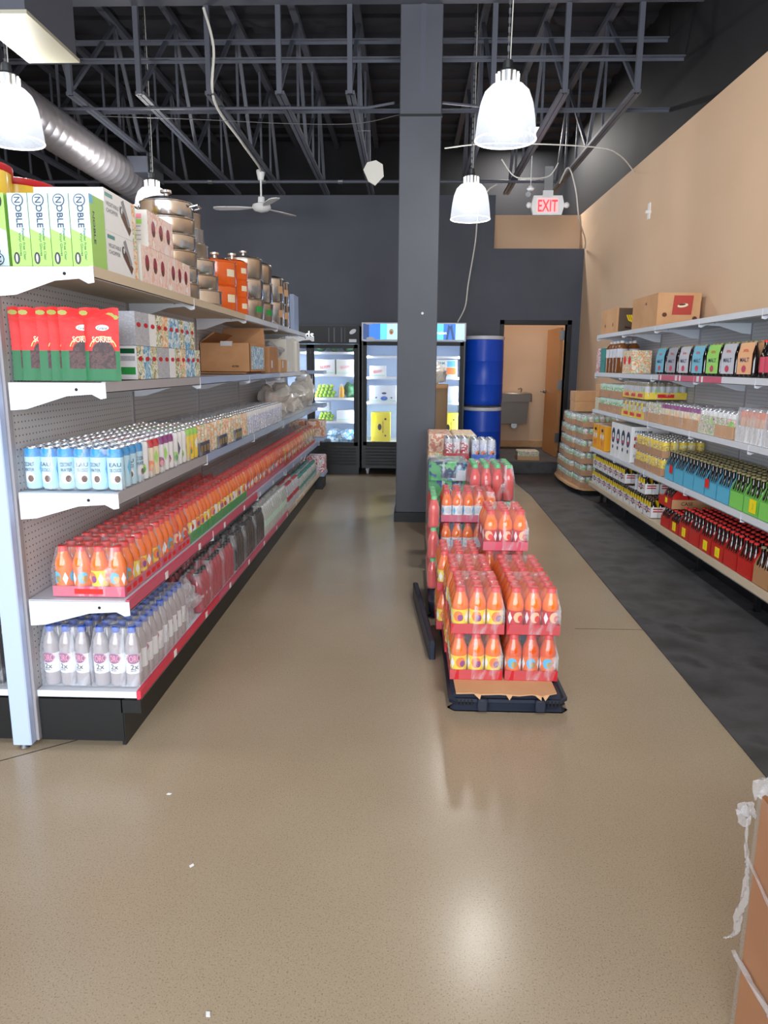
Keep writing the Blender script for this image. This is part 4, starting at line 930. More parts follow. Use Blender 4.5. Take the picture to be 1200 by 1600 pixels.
J_y = unit('pb_y', lambda: juice('juice_orange', 0, Lb, 18, None, .213, .0385)); J_r = unit('pb_r', lambda: juice('juice_orange', 0, Lr, 18, None, .213, .0385)); J_b = unit('pb_b', lambda: juice('juice_deep', 0, Lbl, 18, None, .213, .0385)); JC = unit('pb_cap', lambda: capm('cap_red', .213, .022))
z0 = .084
for side, x, us in (('aisle', .214, (J_y, J_y)), ('mat', .466, (J_b, J_r))):
    for col in range(3 if side == 'aisle' else 2):
        for lay in range(2):
            y = 3.13+col*.322
            if side == 'aisle' and col == 1: y += .0
            pack('juice_case', 'orange juice case, %s layer, %s from front of the %s-side stack' % (('bottom', 'top')[lay], ORD[col], side), 'juice case', 'juice cases on the near pallet',
                 (x-(.008*col if side == 'aisle' else 0)-(.022 if col == 2 else 0), y, z0+lay*.2222), 3, 4, PJ, us[lay], .213, ('red', .048), cap=JC, sh=.6, seed=col+lay, only=None if lay else 'shell', ang=-PI/2 if col == 0 else None, tface=None)
# single-height extra
for lay in range(3):
    pack('juice_case', 'red-capped orange juice case in the three-high stack on the mat side, %s layer' % ('bottom', 'middle', 'top')[lay], 'juice case', 'juice cases in the three-high stack', (.420, 3.80, z0+lay*.2222), 3, 4, PJ, J_r, .213, ('pinkred', .048), cap=JC, only=None if lay == 2 else 'shell', seed=lay, ang=-PI/2)
J_w = unit('pb_w', lambda: juice('juice_orange', 0, ['white', 'label_silver', 'label_silver', 'sky'], 14, None, .195, .034))
for lay in range(3):
    pack('juice_case', 'wide juice case with white labels and a pink tray, %s layer behind the near pallet' % ('bottom', 'middle', 'top')[lay], 'juice case', 'white-label juice cases', (.225, 4.50, .118+lay*.2072), 5, 4, .0695, J_w, .195, ('strip_pink', .045), cap=C_r, only=None if lay == 2 else 'shell', seed=lay, ang=-PI/2)
R1 = unit('rose_bottle', lambda: bottle1('juice_rose', 'cap_green', None, 14, .195, .033, .018))
for lay in range(3):
    pack('bottle_pack', 'narrow pack of rose-coloured drinks with green caps on the aisle side, %s layer' % ('bottom', 'middle', 'top')[lay], 'bottle pack', 'rose drinks on the aisle side', (.140, 4.40, .118+lay*.199), 1, 6, .0700, R1, .195, seed=lay)
R2 = unit('rose_tall', lambda: bottle1('juice_rose', 'cap_green', None, 16, .243, .036, .019))
for lay in range(3):
    pack('bottle_pack', 'pack of rose-coloured drinks with green caps behind the three-high juice stack, %s layer' % ('bottom', 'middle', 'top')[lay], 'bottle pack', 'rose drinks on the mat side', (.425, 4.80, .118+lay*.2485), 4, 5, .0755, R2, .243, seed=lay, only='shell' if lay < 2 else None)
# sports packs
for lay in range(5):
    b = MB(); b.cbox(0, .29, 0, .4, 0, .134, 'print_sport', .02); b.quad([(.09, -.001, .02), (.2, -.001, .02), (.2, -.001, .055), (.09, -.001, .055)], 'navy'); b.disc('green', (.05, -.001, .08), (1, 0, 0), (0, 0, 1), .04, .035, 12)
    t = thing('drink_carton', 'blue and green wrapped drink carton by the column, %s layer of five' % ORD[lay], 'drink carton', (.165, 5.28, .129+.1365*lay), 0, 'blue and green drink cartons'); place(b.mesh('c'), 'carton_body', t)
    place(wrapmesh(4, 5, .0745, .139, .9), 'plastic_wrap', t, (-.004, -.004, -.001))
Crw = unit('can_redw', lambda: can('print_redwhite', 'label_silver', ('red', 'white', 'label_silver'), .032, .165, 14)); Cbw = unit('can_bluew', lambda: can('print_lavender', 'label_silver', ('orange', 'navy', 'white'), .032, .165, 14))
for nm, x, u, tr, zz, lab in (('a', .315, Crw, 'red', .755, 'red and silver cans'), ('b', .535, Cbw, 'blue', .745, 'blue and white cans')):
    b = MB(); b.cbox(0, .20, 0, .28, 0, zz-.129-.002, 'print_mixed' if nm == 'b' else 'print_redwhite', .01); tag(b.build('drink_carton', None, (x, 5.95, .129)), 'tall wrapped stack of printed cartons below the %s' % lab, 'drink carton')
    pack('can_pack', 'clear-wrapped pack of %s on top of the stack by the barrels' % lab, 'can pack', None, (x, 5.95, zz), 3, 4, .066, u, .165, (tr, .045), sh=.85, uname='can')
for lay in range(6):
    for k in range(2):
        b = MB(); b.cbox(0, .205, 0, .5, 0, .152, 'print_mixed' if (lay+k) % 2 else 'print_fruit', .012)
        t = thing('drink_carton', 'tan and red wrapped drink case beside the column, %s layer, %s' % (ORD[lay], ('column side', 'barrel side')[k]), 'drink carton', (.19+.21*k, 6.28, .0+.1545*lay), 0, 'tan wrapped drink cases'); place(b.mesh('c'), 'case_body', t)
t = thing('kraft_drum', 'tan fibre drum standing just past the column', 'drum', (.24, 8.0, 0))
b = MB(); b.lathe([(.20, 0), (.20, 1.30), (.19, 1.30), (.19, 1.28), (.001, 1.28)], 'kraft_drum', seg=28); b.lathe([(.203, 1.27), (.205, 1.28), (.203, 1.31)], 'kraft_light', seg=28, cap=False); b.build('drum_body', t)
t = thing('plastic_bag', 'loose clear plastic bag of cups on top of the tan drum', 'plastic bag', (.27, 8.0, 1.312))
b = MB(); b.sph((0, 0, .10), .13, 'bag_film', 18, 12, (1, 1, .85), .5, 4); b.build('bag', t)
b = MB(); b.lathe([(.035, 0), (.045, .17)], 'offwhite', (.02, -.02, .01), 12); b.lathe([(.035, 0), (.045, .15)], 'offwhite', (-.05, 0, .01), 12); b.build('contents', t)
# barrels
for k in range(2):
    t = thing('plastic_barrel', 'blue plastic barrel with a white rim ring, %s of the two stacked by the doorway' % ('lower', 'upper')[k], 'barrel', (1.062, 10.36, .0 if k == 0 else .965), 0, 'blue barrels')
    b = MB(); r = .272; b.lathe([(r*.93, .01), (r*.98, .03), (r*1.0, .08), (r*1.0, .28), (r*1.015, .29), (r*1.0, .30), (r*1.0, .60), (r*1.015, .61), (r*1.0, .62), (r*.985, .88), (r*.96, .905)], 'barrel_blue', seg=40); b.build('barrel_body', t)
    b = MB(); b.lathe([(r*.97, .895), (r*1.02, .90), (r*1.03, .92), (r*1.0, .945), (r*.94, .945), (r*.93, .93), (.001, .93)], 'label_silver', seg=40); b.build('rim_ring', t)
mat('malt_blue', '7cc0da', .45); mat('malt_green', '9edc6c', .45); mat('malt_grey', 'a6a8b4', .45)
mat('labelred', 'b5443a', .6); mat('banana_dark', '5a4a3c', .6)
mat('carrier_blue', '5ab4d8', .45); mat('carrier_green', '7fd060', .45); mat('carrier_red', 'c2251f', .4); mat('yellowor', 'f0a81e', .45)
mat('header_blue', '1668c8', .3, emit=1.0); mat('header_cyan', '4fb8ea', .3, emit=1.2); mat('header_navy', '0c3f86', .3, emit=.5); mat('header_pale', 'a9d2e4', .3, emit=.9)
mat('yel_box', 'e4cf3c', .5)
noisy('boxbrown', ['9a663c', 'a87246', 'a06a40'], 2.2, .7, bump=.1, bscale=12)
film('wrap_box', 'eef0f4', .035, .15, 9, 1.0)
film('tail_film', 'd2d2d6', .26, .15, 14, 1.0)

# ================================================================ wall run (tan wall side)
XF = 2.062
def cantray(label, group, x, y, z, nx, ny, p, u, h, tr, th, seed=0, only='left', wrap='wrap', ang=None, tface=None, cat='can tray'):
    return pack('can_tray', label, cat, group, (x, y, z), nx, ny, p, u, h, (tr, th), wrap, None, .86, only, 'can', ang, seed, 0, tface)
Kg = unit('can_kg', lambda: can('print_green', 'mint', None, .0265, .135, 12)); Kgr = unit('can_kguava', lambda: can('print_guava', 'print_guava', None, .031, .15, 12)); Kpu = unit('can_kpurple', lambda: can('cream', 'purple', ('white', 'purple', 'peach'), .031, .16, 12))
Kgold = unit('can_kgold', lambda: can('label_silver', 'lips_gold', ('gold', 'white', 'lime'), .031, .14, 14)); Kye = unit('can_kyellow', lambda: can('print_yellow', 'yellow', None, .031, .14, 12)); Kwp = unit('can_kwp', lambda: can('print_guava', 'white', ('pinkred', 'pink', 'lime'), .033, .16, 12)); Kpe = unit('can_kpeach', lambda: can('peach', 'orange', ('lime', 'white', 'pink'), .036, .19, 14))
# shelf 3 (middle)
z = 1.054
def rows_r(y1, y0, nrow, p):  # helper for positions
    return [y1-(k+1)*nrow*p for k in range(int((y1-y0)/(nrow*p)))]
for lay in range(2):
    for k in range(2):
        cantray('brown tray of small green cans, %s layer, %s tray' % (('lower', 'upper')[lay], ('far', 'near')[k]), 'trays of green cans', XF, 7.55-.4*k, z+.142*lay, 6, 7, .0545, Kg, .135, 'cardboard', .075, seed=k)
    for k in range(2):
        b = MB(); b.cbox(0, .3, 0, .075, 0, .13, 'cardboard_tan' if lay else 'print_guava', .003); tag(b.build('carton', None, (XF, 8.02-.0-.08*(k), z+.135*lay)), 'small brown carton at the far end of the middle shelf, %s layer, %s' % (('lower', 'upper')[lay], ('farther', 'nearer')[k]), 'carton')
for lay in range(2):
    cantray('yellow tray of gold-topped cans seen end on, %s layer' % ('lower', 'upper')[lay], 'yellow trays of cans', XF, 6.42, z+.175*lay, 6, 11, .0597, [Kgold, Kye][:1 if lay else 2], .165 if not lay else .165, 'yellow', .06, tface='redbright')
for k, y in enumerate((6.02,)):
    cantray('cardboard tray of white and green guava cans beside the yellow trays', None, XF, y, z, 5, 6, .064, Kgr, .155, 'cardboard_tan', .07)
for k, y in enumerate((5.62, 5.22)):
    cantray('cardboard tray of purple-topped cans, %s tray' % ('farther', 'nearer')[k], 'trays of purple cans', XF, y, z, 5, 6, .064, Kpu, .165, 'cardboard_tan', .08)
for k, y in enumerate((4.94, 4.66)):
    cantray('pack of white and pink cans with red fruit, %s pack' % ('farther', 'nearer')[k], 'white and pink can packs', XF, y, z, 5, 4, .067, Kwp, .175, 'print_guava' if k == 0 else 'cardboard_tan', .08)
for k, y in enumerate((4.28, 3.92, 3.56)):
    cantray('peach and orange drink case in a tall white tray, %s of the row' % ORD[k], 'peach drink cases', XF, y, z, 4, 4, .085, Kpe, .21, 'white', .10, wrap='wrap_cloudy')
# shelf 2: malt carriers and bottles
z = 1.447
def gallon():
    b = MB(); b.lathe([(.05, 0), (.056, .015), (.056, .15, 'label_silver'), (.056, .235, 'tea'), (.045, .265), (.022, .29)], 'tea', seg=16); b.lathe([(.022, .288), (.022, .312), (.019, .315)], 'cap_white', seg=14); return b
GL = unit('tea_bottle', gallon)
for i in range(4):
    for j in range(2):
        o = place(GL, 'tea_bottle', None, (XF+.06+.118*j, 7.78-.122*i, z)); tag(o, 'large brown tea bottle with white cap, %s from the far end, %s row' % (ORD[i], ('front', 'back')[j]), 'tea bottle', 'large tea bottles')
for k in range(4):
    b = MB(); b.cbox(0, .16, 0, .14, 0, .125, 'print_redwhite' if k < 2 else 'teal', .002); tag(b.build('small_carton', None, (XF, 8.0-(.15 if k >= 2 else 0), z+.127*(k % 2))), 'small %s carton beyond the tea bottles, %s' % (('red', 'teal')[k//2], ('lower', 'upper')[k % 2]), 'carton')
for k in range(2):
    b = MB(); b.cbox(0, .18, 0, .14, 0, .21, 'print_fruit', .002); b.disc('redbright', (-.0006, .07, .12), (0, -1, 0), (0, 0, 1), .04, .04, 14); tag(b.build('juice_carton', None, (XF, 7.02-.15*k, z)), 'white carton with orange fruit pictures, %s of two after the tea bottles' % ('farther', 'nearer')[k], 'carton', 'white fruit cartons')
def maltc(col, txt='navy'):
    b = MB(); d, w, h = .19, .125, .208; t = .002
    # side panels taper inwards to the top
    for s_ in (0, 1):
        x0 = 0 if s_ == 0 else w; xt = .016 if s_ == 0 else w-.016
        pts = [(x0, .0, .018), (x0, d, .018), (x0, d, .14), (xt, d, h), (xt, 0, h), (x0, 0, .14)]
        dx = t if s_ == 0 else -t
        a = len(b.v); b.v += pts+[(p[0]+dx, p[1], p[2]) for p in pts]
        for q in ((0, 1, 2, 5), (5, 2, 3, 4)):
            f = tuple(a+i for i in q); b.face(f[::-1] if s_ == 0 else f, col); g = tuple(a+6+i for i in q); b.face(g if s_ == 0 else g[::-1], col)
    b.box(w/2-.012, w/2+.012, 0, d, h+.006, h+.009, col); b.box(w/2-.001, w/2+.001, 0, d, .05, h+.006, col)
    for k, cc in enumerate(('redbright', 'lime', 'sky', 'orange')): pass
    b.text('VITA', .024, 'redbright', (.0035, d*.5, .160), (0, -1, 0), (.235, 0, 1), .07, .0015); b.text('MALT', .036, txt, (-.0006, d*.5, .105), (0, -1, 0), (0, 0, 1), .12)
    b.disc('pinkred', (-.0006, d*.5, .05), (0, -1, 0), (0, 0, 1), .03, .022, 14)
    return b
def malt_bottle():
    b = MB(); b.lathe([(.024, 0), (.0285, .008), (.0285, .03, 'cola'), (.0285, .12), (.02, .155), (.0125, .18), (.0125, .205)], 'cola', seg=14); b.lathe([(.0145, .204), (.0145, .214), (.011, .217)], 'lips_gold', seg=12); return b
MBt = unit('malt_bottle', malt_bottle)
def sixpack(carton, bottle, label, group, loc, p=.062, nb=(2, 3), cname='carrier', rz=0, skip=False, lift=.002):
    t = thing('six_pack', label, 'six-pack', loc, rz, group); place(carton, cname, t)
    for i in range(nb[0]):
        for j in range(nb[1]): place(bottle, 'bottle', t, (.0315+i*p, .0325+j*p, lift))
    return t
mcols = [('sky', 6.02), ('grey', 5.76), ('label_silver', 5.50), ('sky', 5.24), ('lime', 4.98), ('label_silver', 4.74), ('peach', 4.50)]
names_ = ['blue', 'grey', 'silver', 'second blue', 'lime green', 'silver and grey', 'pink and tan']
for k, (c, y) in enumerate(mcols):
    c = dict(sky='malt_blue', lime='malt_green', grey='malt_grey').get(c, c); cm = unit('carrier%s' % c, lambda: maltc(c))
    sixpack(cm, MBt, '%s malt drink six-pack, %s from the far end of the row' % (names_[k], ORD[k]), 'malt six-packs', (XF, y, z))
    sixpack(cm, MBt, '%s malt drink six-pack in the back row, %s from the far end' % (names_[k], ORD[k]), 'malt six-packs', (XF+.15, y, z))
MPk = unit('malt_pack_bottle', lambda: (lambda b: b.lathe([(.024, 0), (.0285, .008), (.0285, .03, 'pinkred'), (.0285, .12, 'cola'), (.02, .155), (.0125, .18), (.0125, .205)], 'cola', seg=14).lathe([(.0145, .204), (.0145, .214), (.011, .217)], 'redbright', seg=12))(MB()))
for k, y in enumerate((4.42, 4.355)):
    o = place(MPk, 'malt_bottle', None, (XF+.04, y, z), 1.2*k); tag(o, 'single dark malt bottle with %s label standing loose by the tan carrier' % ('pink', 'blue')[k], 'bottle')
for k, y in enumerate((4.08, 3.84, 3.60)):
    sixpack(unit('carrierpeach', lambda: maltc('peach')), MPk, 'tan and red malt six-pack, %s past the loose malt bottles' % ORD[k], 'malt six-packs', (XF, y, z))
n = 0
for i in range(9):
    o = place(MBt, 'malt_bottle', None, (XF+.325, 4.05+.085*i, z)); tag(o, 'dark gold-capped malt bottle along the back panel, %s from the camera end' % ORD[i], 'bottle', 'malt bottles along the back panel')
# top shelf boxes
z = 1.844
t = thing('produce_box', 'large tan fruit box with a red printed end on the top shelf', 'produce box', (2.07, 6.30, z))
b = MB(); b.box(0, .352, 0, .68, 0, .265, 'cardboard_tan'); b.box(-.002, .354, -.002, .682, .20, .267, {'*': 'cardboard_tan', '-z': None})
b.quad([(.12, -.003, .09), (.28, -.003, .09), (.29, -.003, .245), (.13, -.003, .245)], 'labelred'); b.disc('cream', (.205, -.0035, .165), (1, 0, .15), (-.15, 0, 1), .045, .016, 12); b.disc('brown', (.20, -.004, .172), (1, 0, .1), (0, 0, 1), .03, .008, 8)
for x, z_ in ((.06, .09), (.31, .06)): b.disc('brown', (x, -.0035, z_), (1, 0, 0), (0, 0, 1), .02, .018, 12)
b.disc('brown', (-.003, .3, .2), (0, -1, 0), (0, 0, 1), .012, .012, 8); b.build('box_body', t)
for m_ in ('labelred',): pass
t = thing('banana_box', 'banana box with a dark printed end and yellow bananas on the top shelf', 'produce box', (2.07, 7.50, z))
b = MB(); b.box(0, .35, 0, .55, 0, .24, 'cardboard_tan'); b.quad([(.02, -.0006, .01), (.34, -.0006, .01), (.34, -.0006, .235), (.02, -.0006, .235)], 'banana_dark')
for a in range(3): b.tube([(.10+.02*a, -.004, .17), (.12+.02*a, -.004, .12), (.17+.015*a, -.004, .095), (.21+.01*a, -.004, .11)], .008, 'yellow', 6)
b.text('Bananas', .03, 'cream', (.16, -.001, .05), (1, 0, 0), (0, 0, 1), .14); b.text('Bananas', .03, 'cream', (.16, -.001, .05), (1, 0, 0), (0, 0, 1), .14)
for y_ in (.12, .4): b.disc('brown', (-.0006, y_, .08), (0, -1, 0), (0, 0, 1), .015, .02, 10)
b.build('box_body', t)
# shelf 4: yellow box, white boxes, cans, blue and green six-packs
z = 0.637
def logobox(col, h=.33, w=.345, d=.155):
    b = MB(); b.box(0, w, 0, d, 0, h, {'*': col, '+z': 'offwhite'})
    e = -.0006
    if col == 'white':
        b.disc('navy', (e, d*.5, h*.62), (0, -1, 0), (0, 0, 1), .055, .075, 16); b.disc('white', (e-.0005, d*.5, h*.60), (0, -1, 0), (0, 0, 1), .03, .033, 16); b.disc('pinkred', (e-.001, d*.5, h*.52), (0, -1, 0), (0, 0, 1), .035, .014, 12); b.disc('navy', (e, d*.5, h*.28), (0, -1, 0), (0, 0, 1), .022, .02, 8)
        b.text('PREMIUM', .03, 'navy', (w*.32, e, h*.86), (1, 0, 0), (0, 0, 1), w*.45)
        for zz in (.42, .62): b.quad([(.03, e, h*zz), (w*.4, e, h*zz), (w*.4, e, h*(zz+.10)), (.03, e, h*(zz+.10))], 'red')
        b.disc('navy', (w*.52, e, h*.56), (1, 0, 0), (0, 0, 1), .045, .05, 16)
        b.quad([(.03, e, .05), (w*.4, e, .05), (w*.4, e, .075), (.03, e, .075)], 'print_grey')
    else:
        b.disc('white', (e, d*.3, h*.55), (0, -1, 0), (0, 0, 1), .03, .03, 14); b.disc('white', (e, d*.7, h*.55), (0, -1, 0), (0, 0, 1), .03, .03, 14); b.disc('orange', (e, d*.5, h*.28), (0, -1, 0), (0, 0, 1), .035, .03, 10); b.disc('black', (e, d*.5, h*.8), (0, -1, 0), (0, 0, 1), .04, .018, 8)
    return b
for k in range(2):
    tag(place(unit('ybox', lambda: logobox('yellowor', .26, .33, .21)), 'drink_carton', None, (XF, 7.88-.27*k, z)), 'yellow and orange drink carton, %s of two before the white cartons' % ('farther', 'nearer')[k], 'drink carton', 'yellow and orange cartons')
for k in range(4):
    tag(place(unit('wbox', lambda: logobox('white')), 'drink_carton', None, (XF, 7.38-.165*k-.16, z)), 'tall white drink carton with navy emblem and red stripes, %s from the yellow cartons' % ORD[k], 'drink carton', 'tall white drink cartons')
Kyb = unit('can_kyb', lambda: can('print_yellow', 'yellow', ('brown', 'black', 'yellow'), .033, .13, 12))
for lay in range(2):
    for k in range(2):
        cantray('brown tray of yellow-topped cans, %s layer, %s tray' % (('lower', 'upper')[lay], ('farther', 'nearer')[k]), 'trays of yellow-topped cans', XF, 6.24-.36*k, z+.145*lay, 5, 5, .069, Kyb, .142, 'cardboard', .06, seed=k, only='left' if lay == 0 else None)
def carrier(col, inner, h=.205, hl=.105):
    """open six-pack carrier with a raised centre panel"""
    b = MB(); w, d, t = .127, .19, .002
    for x0 in (0, w-t): b.box(x0, x0+t, 0, d, .0, hl, {'*': col})
    for y0 in (0, d-t): b.box(0, w, y0, y0+t, .0, hl, {'*': col})
    b.box(0, w, 0, d, 0, .002, inner); b.box(w/2-t/2, w/2+t/2, 0, d, 0, hl, inner)
    # curved end wings
    for y0 in (0, d-t):
        for s_ in (0, 1):
            pts = [(0, hl), (w/2, hl), (w/2, h), (w/2-.018, h), (.012, hl+.035)]
            if s_: pts = [(w-x, z_) for x, z_ in pts][::-1]
            b.prism(pts, y0, y0+t, col, 'xz')
    b.prism([(0, hl), (d, hl), (d, h), (0, h)], w/2-.0015, w/2+.0015, col, 'yz')
    # printed panels on the front
    b.quad([(-.0006, d*.9, .015), (-.0006, d*.1, .015), (-.0006, d*.1, hl-.01), (-.0006, d*.9, hl-.01)], inner if inner != 'kraft_light' else col)
    # shoulder flaps between bottles on the front side
    for yy in (.0, d/3, 2*d/3):
        b.quad([(-.0003, yy+d/3, hl-.002), (-.0003, yy, hl-.002), (.018, yy+d*.08, h*.86), (.018, yy+d*.2, h*.86)], col); b.quad([(-.0003, yy, hl-.002), (-.0003, yy+d/3, hl-.002), (.018, yy+d*.2, h*.86), (.018, yy+d*.08, h*.86)], inner)
    return b
def beer2(capc, h):
    b = MB(); b.lathe([(.025, 0), (.030, .008), (.030, .10), (.018, .125), (.0125, .14), (.0125, h-.012)], 'cola', seg=12); b.lathe([(.0155, h-.012), (.0155, h-.003), (.011, h)], capc, seg=12); return b
def beer(capc, lab='cola', h=.225):
    b = MB(); b.lathe([(.025, 0), (.030, .008), (.030, .035, lab), (.030, .10, 'cola'), (.030, .125), (.018, .165), (.0125, .185), (.0125, h-.012)], 'cola', seg=12); b.lathe([(.0155, h-.012), (.0155, h-.003), (.011, h)], capc, seg=12); return b
BG = unit('beer_gold', lambda: beer('lips_gold')); BR = unit('beer_red', lambda: beer('cap_red')); BY = unit('beer_dark', lambda: beer2('brown', .163)); BR2 = unit('beer_red_small', lambda: beer2('cap_red', .163))
K_b = unit('carrier_b', lambda: carrier('carrier_blue', 'carrier_blue')); K_g = unit('carrier_g', lambda: carrier('carrier_green', 'carrier_green')); K_r = unit('carrier_r', lambda: carrier('carrier_red', 'carrier_red', .195)); K_r2 = unit('carrier_r2', lambda: carrier('carrier_red', 'carrier_red', .150, .075)); K_k = unit('carrier_k', lambda: carrier('kraft', 'kraft_light', .195))
def openc():
    b = MB(); w, d, t, h = .127, .19, .002, .092
    b.box(0, w, 0, d, 0, .002, 'white'); b.box(0, t, 0, d, 0, h, 'white'); b.box(w-t, w, 0, d, 0, h, 'white'); b.box(0, w, 0, t, 0, h, 'white'); b.box(0, w, d-t, d, 0, h, 'white')
    e = -.0006
    for yy in (.05,):
        b.quad([(e, .17, .045), (e, .02, .045), (e, .02, .055), (e, .17, .055)], 'pinkred'); b.quad([(e, .17, .065), (e, .02, .065), (e, .02, .075), (e, .17, .075)], 'pinkred'); b.disc('navy', (e-.0004, .095, .06), (0, -1, 0), (0, 0, 1), .028, .032, 12); b.disc('white', (e-.0008, .095, .06), (0, -1, 0), (0, 0, 1), .014, .016, 10)
    b.quad([(.02, e, .05), (.1, e, .05), (.1, e, .06), (.02, e, .06)], 'red'); b.quad([(.02, e, .07), (.1, e, .07), (.1, e, .08), (.02, e, .08)], 'red')
    for yy in (0, d/3, 2*d/3):  # yellow shoulders
        b.prism([(yy+.004, h), (yy+.06, h), (yy+.05, h+.035), (yy+.04, h+.042), (yy+.022, h+.042), (yy+.012, h+.035)], 0, .0015, 'yellow', 'yz')
    b.quad([(.001, 0, h+.03), (.001, d, h+.03), (.035, d, h+.072), (.035, 0, h+.072)], 'price_yellow') if False else None
    b.box(.062, .065, 0, d, 0, h+.05, 'yellow')
    return b
K_w = unit('carrier_w', openc)
n = 0
y = 5.80-.196; kk = 0
rowname = ['front row', 'second row', 'third row']
while y > 3.4:
    blue = y > 4.55
    for r_ in range(2):
        sixpack(K_b if blue else K_g, BG, '%s carrier of gold-capped bottles, %s, %s from the far end' % ('sky blue' if blue else 'lime green', rowname[r_], ORD[kk if blue else kk]), 'gold-capped six-packs', (XF+.002+.1285*r_, y, z))
    y -= .197; kk += 1
for i in range(24):
    o = place(BG, 'bottle', None, (XF+.30+.003*(i % 2), 5.74-.066*i, z)); tag(o, 'loose gold-capped bottle behind the blue and green carriers, %s from far end' % ORD[i], 'bottle', 'loose gold-capped bottles')
b = MB(); b.box(-.0022, -.0012, 0, .085, .02, .10, 'price_yellow'); b.text('3', .05, 'lime', (-.0024, .042, .06), (0, -1, 0), (0, 0, 1)); o = b.build('price_sign', None, (XF-.004, 4.24, z-.0)); tag(o, 'yellow price sign on the lime green carriers', 'price sign')
for k, y in enumerate((5.62, 4.93)):
    b = MB(); b.box(-.003, -.0015, 0, .06, .06, .12, 'redbright'); tag(b.build('price_sign', None, (XF-.003, y, z)), 'small red price card on the sky blue carriers, %s' % ('farther one', 'nearer one')[k], 'price sign')
# bottom shelf of the wall run
z = .254; kk = 0
y = 8.02-.195
while y > 5.95:
    for r_ in range(2):
        sixpack(K_w, BY, 'white and yellow six-pack, lower layer, %s, %s from the far end' % (rowname[r_], ORD[kk]), 'white and yellow six-packs', (XF+.002+.1285*r_, y, z))
    if 6.7 < y or kk in (8, 9):
        for r_ in range(2):
            sixpack(K_w, BY, 'white and yellow six-pack, upper layer, %s, %s from the far end' % (rowname[r_], ORD[kk]), 'white and yellow six-packs', (XF+.002+.1285*r_, y, z+.168)) if kk < 9 else None
    y -= .197; kk += 1
b = MB(); b.box(0, .36, 0, .01, 0, .10, {'*': 'label_silver'}); b.disc('navy', (.13, -.0006, .05), (1, 0, 0), (0, 0, 1), .05, .035, 18)
for s_ in (0, 1):
    for zz in (.035, .06): b.quad([(.02+.17*s_, -.0006, zz), (.07+.19*s_, -.0006, zz), (.07+.19*s_, -.0006, zz+.012), (.02+.17*s_, -.0006, zz+.012)], 'pinkred')
for (x_, c_) in ((0, 0),): b.box(0, .36, .01, .2, 0, .002, 'label_silver')
tag(b.build('bottle_tray', None, (XF, 6.50, z+.168)), 'white tray end with navy oval emblem above the lower six-packs', 'tray')
# red carriers
kk = 0; y = 5.80-.195
while y > 4.2:
    if kk == 0: y -= 0
    for r_ in range(2):
        sixpack(K_r2 if kk in (0, 1) else K_r, BR2 if kk in (0, 1) else BR, 'red carrier of red-capped bottles, %s, %s from the far end' % (rowname[r_], ORD[kk]), 'red-capped six-packs', (XF+.002+.1285*r_, y, z))
    for j in range(2):
        for i in range(2 if kk > 1 else 0):
            o = place(BR, 'bottle', None, (XF+.295+.062*i, y+.04+.075*j, z)); tag(o, 'loose red-capped bottle behind the red carriers, %s from far end, %s' % (ORD[kk*2+j], ('front', 'back')[i]), 'bottle', 'loose red-capped bottles')
    if kk in (1, 2, 4, 5):
        b = MB(); b.box(-.004, -.002, .05, .115, .02, .085, 'price_yellow'); b.text('2', .035, 'lime', (-.0044, .082, .052), (0, -1, 0), (0, 0, 1)); tag(b.build('price_sign', None, (XF, y, z)), 'yellow price sign on the red carriers, %s from the far end' % ORD[(1, 2, 4, 5).index(kk)], 'price sign')
    y -= .197; kk += 1
yr = 5.60
t = thing('open_tray', 'brown open tray of red carriers stacked above the red six-packs', 'tray', (XF, yr-.01, z+.166))
b = MB(); b.box(0, .35, 0, .003, 0, .075, 'cardboard'); b.box(0, .003, 0, .29, 0, .075, 'carrier_red'); b.box(0, .35, 0, .29, 0, .003, 'cardboard'); b.box(0, .35, .287, .29, 0, .075, 'cardboard'); b.text('CASE', .04, 'brown', (.12, -.001, .045), (1, 0, 0), (0, 0, 1), .09)
b.quad([(-.001, .14, .035), (-.001, .09, .035), (-.001, .09, .075), (-.001, .14, .075)], 'price_yellow'); b.build('tray_body', t)
for r_ in range(2): sixpack(K_r2, BR2, 'short red carrier six-pack sitting in the brown open tray, %s' % ('front', 'back')[r_], 'red-capped six-packs', (XF+.006+.13*r_, yr+.0, z+.170), lift=.002) if r_ < 3 else None
kk = 0; y = 4.21-.195
while y > 3.3:
    for r_ in range(2): sixpack(K_k, BG, 'plain brown carrier six-pack of dark bottles, %s, %s past the red carriers' % (rowname[r_], ORD[kk]), 'brown carrier six-packs', (XF+.002+.1285*r_, y, z))
    y -= .2; kk += 1

# ================================================================ corner stack of cases on its own board
t = thing('display_base', 'curved wooden base board under the corner stack of can trays', 'base board', (1.98, 8.5, 0))
b = MB(); b.prism([(.12, 0), (.46, 0), (.46, 1.5), (.10, 1.5), (.03, 1.3), (.0, .9), (.01, .4), (.05, .12)], .07, .095, 'board_wood', 'xy'); b.build('board', t)
b = MB(); b.box(.10, .44, .05, 1.45, 0, .07, 'kick'); b.build('plinth', t)
Kc1 = unit('can_c1', lambda: can('print_green', 'mint', None, .031, .12, 10)); Kc2 = unit('can_c2', lambda: can('print_guava', 'white', None, .031, .12, 10))
for lay in range(6):
    for k in range(3):
        off = .008*math.sin(lay*2.1+k)
        cantray('brown can tray in the corner stack, %s layer up, %s from the shelving' % (ORD[lay], ORD[k]), 'corner stack trays', 2.03+off+.03*(k == 0)+.012*lay*(k == 2), 8.54+.43*k, .097+.143*lay, 6, 6, .0655, [Kc1, Kc2] if (lay+k) % 2 else [Kc2, Kc1, Kc1], .135, 'cardboard', .065, seed=k)
